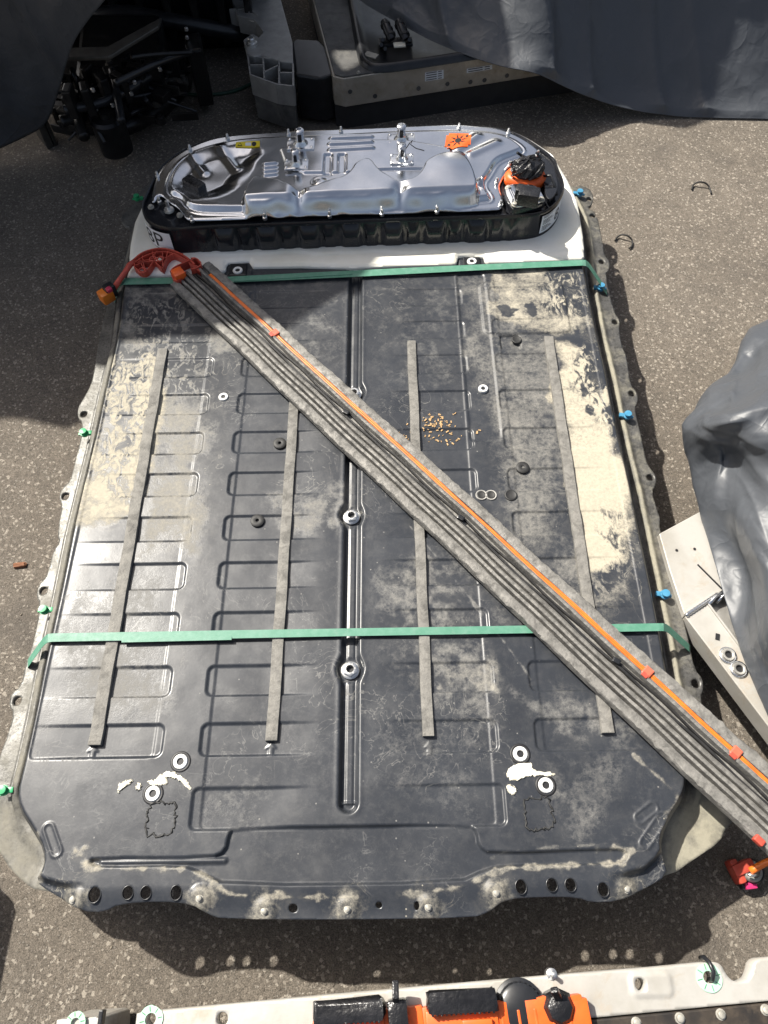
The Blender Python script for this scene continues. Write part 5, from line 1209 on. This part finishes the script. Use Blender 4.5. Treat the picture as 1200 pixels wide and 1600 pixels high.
for x, y in [(1137, 1024), (1154, 1046)]:
    q = P(x, y, zf); o = inst('boss_ring', RNG, (q[0], q[1], zf), fr); inst('boss_hole', disc_mesh('boss_hole', .0087, .002, INK), (q[0], q[1], zf), o)
    MB().tube([(q[0]+.0175*math.cos(a), q[1]+.0175*math.sin(a), zf+.001) for a in np.linspace(0, 6.3, 20)], .003, 6).build('weld_bead', ALU, fr, smooth=True)
q = P(1121, 995, zf); MB().box((q[0], q[1], zf+.0005), (.009, .015, .002), rz=-.3).build('slot', INK, fr)
for x, y in ((1057, 860), (1085, 858)): q = P(x, y, zf); inst('rivet_hole', disc_mesh('rivet_hole', .0035, .0015, INK), (q[0], q[1], zf), fr)
for x, y in ((1150, 880), (1260, 1080), (1120, 850)): q = P(x, y, .0); MB().box((q[0], q[1], .068), (.09, .09, .136)).build('support_block', STEELD, fr)

# ================================================================ PALE FRAMED PACK IN THE FOREGROUND
fp = empty('battery_pack', tuple(P(700, 1590, 0))); tag(fp, 'pale framed battery pack in the foreground with orange connectors along its edge', 'battery pack')
zp = .20
pad_px = [(214, 1583), (540, 1553), (700, 1539), (860, 1525), (1020, 1512), (1116, 1503), (1126, 1506), (1132, 1518), (1140, 1530), (1155, 1536), (1170, 1530), (1176, 1516), (1178, 1503), (1186, 1498), (1260, 1491), (1260, 1558), (1200, 1564), (930, 1590), (700, 1613), (205, 1660)]
fo = resample(P2(pad_px, zp), 300, True)
hs = [(*P(x, y, zp)[:2], r_, r_) for x, y, r_ in ((1000, 1538, .0105), (1107, 1527, .010), (347, 1592, .011), (235, 1592, .010))]
def fz(X, Y): 
    z = zp+.0012*(fbm(X, Y, 18, 3, 4)-.5); d = rbox(X, Y, P(985, 1540, zp)[0], P(1050, 1540, zp)[0], P(1000, 1558, zp)[1], P(1000, 1521, zp)[1], .01); return z+.003*sstep(.003, -.003, d)
sheet('flange', fo, fz, .004, WHITE_P, fp, hs, .035)
MB().prism(pz_([(205, 1663), (700, 1615.5), (930, 1592.5), (1200, 1566.5), (1260, 1560.5), (1260, 1900), (205, 1900)], zp), .03, zp+.004).build('case', M('rusty_dark_case', (.045, .036, .028), (.02, .018, .017), 25, .5, .2, dirt=(.10, .075, .05), dlo=.5, dhi=.9, dscale=45), fp, bevel=.003)
MB().prism(pz_([(230, 1640), (1240, 1540), (1240, 1900), (230, 1900)], zp), .0, .16).build('base', BODY, fp)
for x, y in [(994, 1598), (1062, 1591), (1126, 1585), (1196, 1578)]:
    q = P(x, y, zp+.004); inst('bolt', LBOLT, tuple(q), fp, s=1.1)
GSTK = M('green_sticker', (.33, .62, .42), (.42, .68, .50), 25, .5, dirt=(.5, .5, .42), dlo=.5, dhi=.75, dscale=40)
def sticker(x, y, r0_, r1_, name='green_sticker'):
    q = P(x, y, zp); vs = []; fs = []; rr_ = np.random.default_rng(int(x)); n_ = 48; ry = [r1_*(.94+.1*rr_.random()) for _ in range(8)]
    for j in range(n_):
        a = 2*math.pi*j/n_; vs.append((q[0]+r0_*math.cos(a), q[1]+r0_*math.sin(a), zp+.0022)); r_ = ry[j*8//n_]; vs.append((q[0]+r_*math.cos(a), q[1]+r_*math.sin(a), zp+.0022))
    o = MB().add(vs, [(2*j, 2*j+1, (2*j+3) % (2*n_), (2*j+2) % (2*n_)) for j in range(n_)]).build(name, GSTK, fp)
    mb = MB()
    for k in range(8):
        a = k*math.pi/4+.2; d_ = np.array([math.cos(a), math.sin(a)]); e_ = np.array([-d_[1], d_[0]])*.0007; c2 = q[:2]+d_*r0_*1.2; c3 = q[:2]+d_*r1_*.93
        mb.add([(*(c2-e_), zp+.0027), (*(c3-e_), zp+.0027), (*(c3+e_), zp+.0027), (*(c2+e_), zp+.0027)], [(0, 1, 2, 3)])
    mb.build('sticker_print', M('green_ink', (.06, .22, .11), None, 30, .5), o)
sticker(1107, 1527, .0105, .024); sticker(236, 1593, .0105, .022)
q = P(1107, 1527, zp); MB().tube([(q[0]+.001, q[1]-.004, zp-.004), (q[0]+.003, q[1]-.002, zp+.012), (q[0]+.004, q[1]+.010, zp+.020), (q[0]+.001, q[1]+.024, zp+.016), (q[0]-.001, q[1]+.032, zp+.0), (q[0]-.001, q[1]+.030, zp-.02)], .0042, 10).build('cable_tie', BLACK_PL, fp, smooth=True)
q = P(862, 1522, zp); MB().lathe((q[0], q[1], zp-.02), [(.010, 0), (.010, .022), (.004, .024), (.004, .045), (.0004, .046)], 12).build('stud', ZINC, fp, auto=40)
# left outlying piece of the flange
MB().prism(pz_([(88, 1593), (150, 1589), (158, 1592), (158, 1660), (80, 1660)], zp-.005), .02, zp-.005).build('flange_end', WHITE_P, fp, bevel=.003)
sticker(118, 1598, .008, .018)
MB().box(P(158, 1598, zp), (.008, .04, .02), bev=.002).build('flange_clip', BLACK_PL, fp)
# orange connectors, black taped tops
def ribbed(c_, sx, sy, sz, rz, name, parent, n=14):
    o = MB().box(c_, (sx, sy, sz), rz=rz, bev=.009); rr_ = np.random.default_rng(int(c_[0]*1e4) % 999)
    o.v = [(x+rr_.normal(0, .0016), y+rr_.normal(0, .0016), z+rr_.normal(0, .0016)) for x, y, z in o.v]
    ob = o.build(name, TAPE, parent, auto=35)
    for k in range(n):
        u = -.5+(k+.5)/n; x = c_[0]+u*sx*.92*math.cos(rz); y = c_[1]+u*sx*.92*math.sin(rz)
        MB().box((x+math.sin(rz)*sy*.5, y-math.cos(rz)*sy*.5, c_[2]+sz*.06+rr_.normal(0, .001)), (.0042, .004, sz*.7), rz=rz+rr_.normal(0, .06), bev=.001).build('tape_rib', TAPE, ob)
    return ob
def conn(x0, x1, ytop, ybot, zc, name='orange_connector'):
    a = P(x0, (ytop+ybot)/2, zc); b_ = P(x1, (ytop+ybot)/2-(x1-x0)*.06, zc); c_ = (a+b_)/2; L_ = np.linalg.norm(b_-a); rz = math.atan2(*(b_-a)[1::-1]); return c_, L_, rz
tape_specs = [(490, 600, 1562, 1592, .075), (666, 776, 1546, 1578, .075)]
for (x0, x1, yt, yb, sz) in tape_specs:
    c_, L_, rz = conn(x0, x1, yt+5, yb+5, zp+.035); ribbed((c_[0], c_[1], zp+.036), L_, .036, .040, rz, 'taped_connector', fp)
    base = MB().box((c_[0], c_[1]-.040, zp+.018), (L_*1.02, .055, .034), rz=rz, bev=.004).build('orange_connector', ORANGE, fp, auto=40)
    MB().box((c_[0]+L_*.2, c_[1]-.034, zp+.040), (L_*.42, .014, .012), rz=rz, bev=.003).build('locking_lever', ORANGE, base, auto=40)
for x, y, w_ in [(640, 1596, .05), (800, 1584, .05), (845, 1580, .06), (890, 1578, .05), (905, 1583, .035), (700, 1592, .09), (760, 1590, .08), (565, 1604, .12), (830, 1590, .14)]:
    q = P(x, y, zp+.02); MB().box((q[0], q[1], zp+.012+.006*random.random()), (w_, .045, .026), rz=.09, bev=.003).build('busbar_cover', ORANGE, fp, auto=40)
for k in range(5): q = P(785+26*k, 1583-2.2*k, zp+.03); MB().box((q[0], q[1]-.012, zp+.026), (.005, .03, .010), rz=.09, bev=.0015).build('cover_rib', ORANGE, fp)
c_ = P(813, 1574, zp+.02); rd = MB().lathe((c_[0], c_[1], zp), [(.046, .004), (.046, .012), (.040, .014), (.038, .026), (.032, .030), (.0005, .030)], 30).build('round_cap', BLACK_PL, fp, auto=40)
for k in range(28): a = 2*math.pi*k/28; MB().box((c_[0]+.0385*math.cos(a), c_[1]+.0385*math.sin(a), zp+.020), (.004, .003, .012), rz=a).build('cap_rib', BLACK_PL, rd)
c_ = P(874, 1574, zp+.03); MB().lathe((c_[0], c_[1], zp), [(.030, 0), (.030, .028), (.022, .040), (.010, .044), (.0005, .044)], 8).build('taped_cap', TAPE, fp, auto=30)
MB().box((c_[0]-.006, c_[1]+.020, zp+.052), (.014, .010, .045), rot=Matrix.Rotation(-.5, 3, 'X') @ Matrix.Rotation(-.35, 3, 'Y'), bev=.003).build('tape_tail', TAPE, fp)
c_ = P(622, 1584, zp+.03); MB().box((c_[0], c_[1], zp+.03), (.036, .045, .055), rz=.08, bev=.006).build('taped_cap', TAPE, fp, auto=40)
MB().box((c_[0]-.004, c_[1]+.034, zp+.055), (.012, .03, .03), rot=Matrix.Rotation(-.4, 3, 'X'), bev=.003).build('tape_tail', TAPE, fp)
q = P(625, 1598, zp); MB().box((q[0], q[1], zp+.015), (.04, .03, .03), rz=.08, bev=.004).build('orange_connector', ORANGE, fp)

# ================================================================ UNSEEN LOW BLOCK ADDED LEFT OF THE FRAME (to cast the bottom left shadow)
lp = empty('battery_pack', (-1.35, -.35, 0)); tag(lp, 'unseen low dark block added off the left edge to cast the front corner shadow', 'battery pack')
MB().box((-1.33, -.33, .12), (.72, 1.0, .24), bev=.02).build('case', BODY, lp)
MB().box((-1.33, -.33, .243), (.70, .98, .006), bev=.002).build('cover', BLACK_PL, lp)
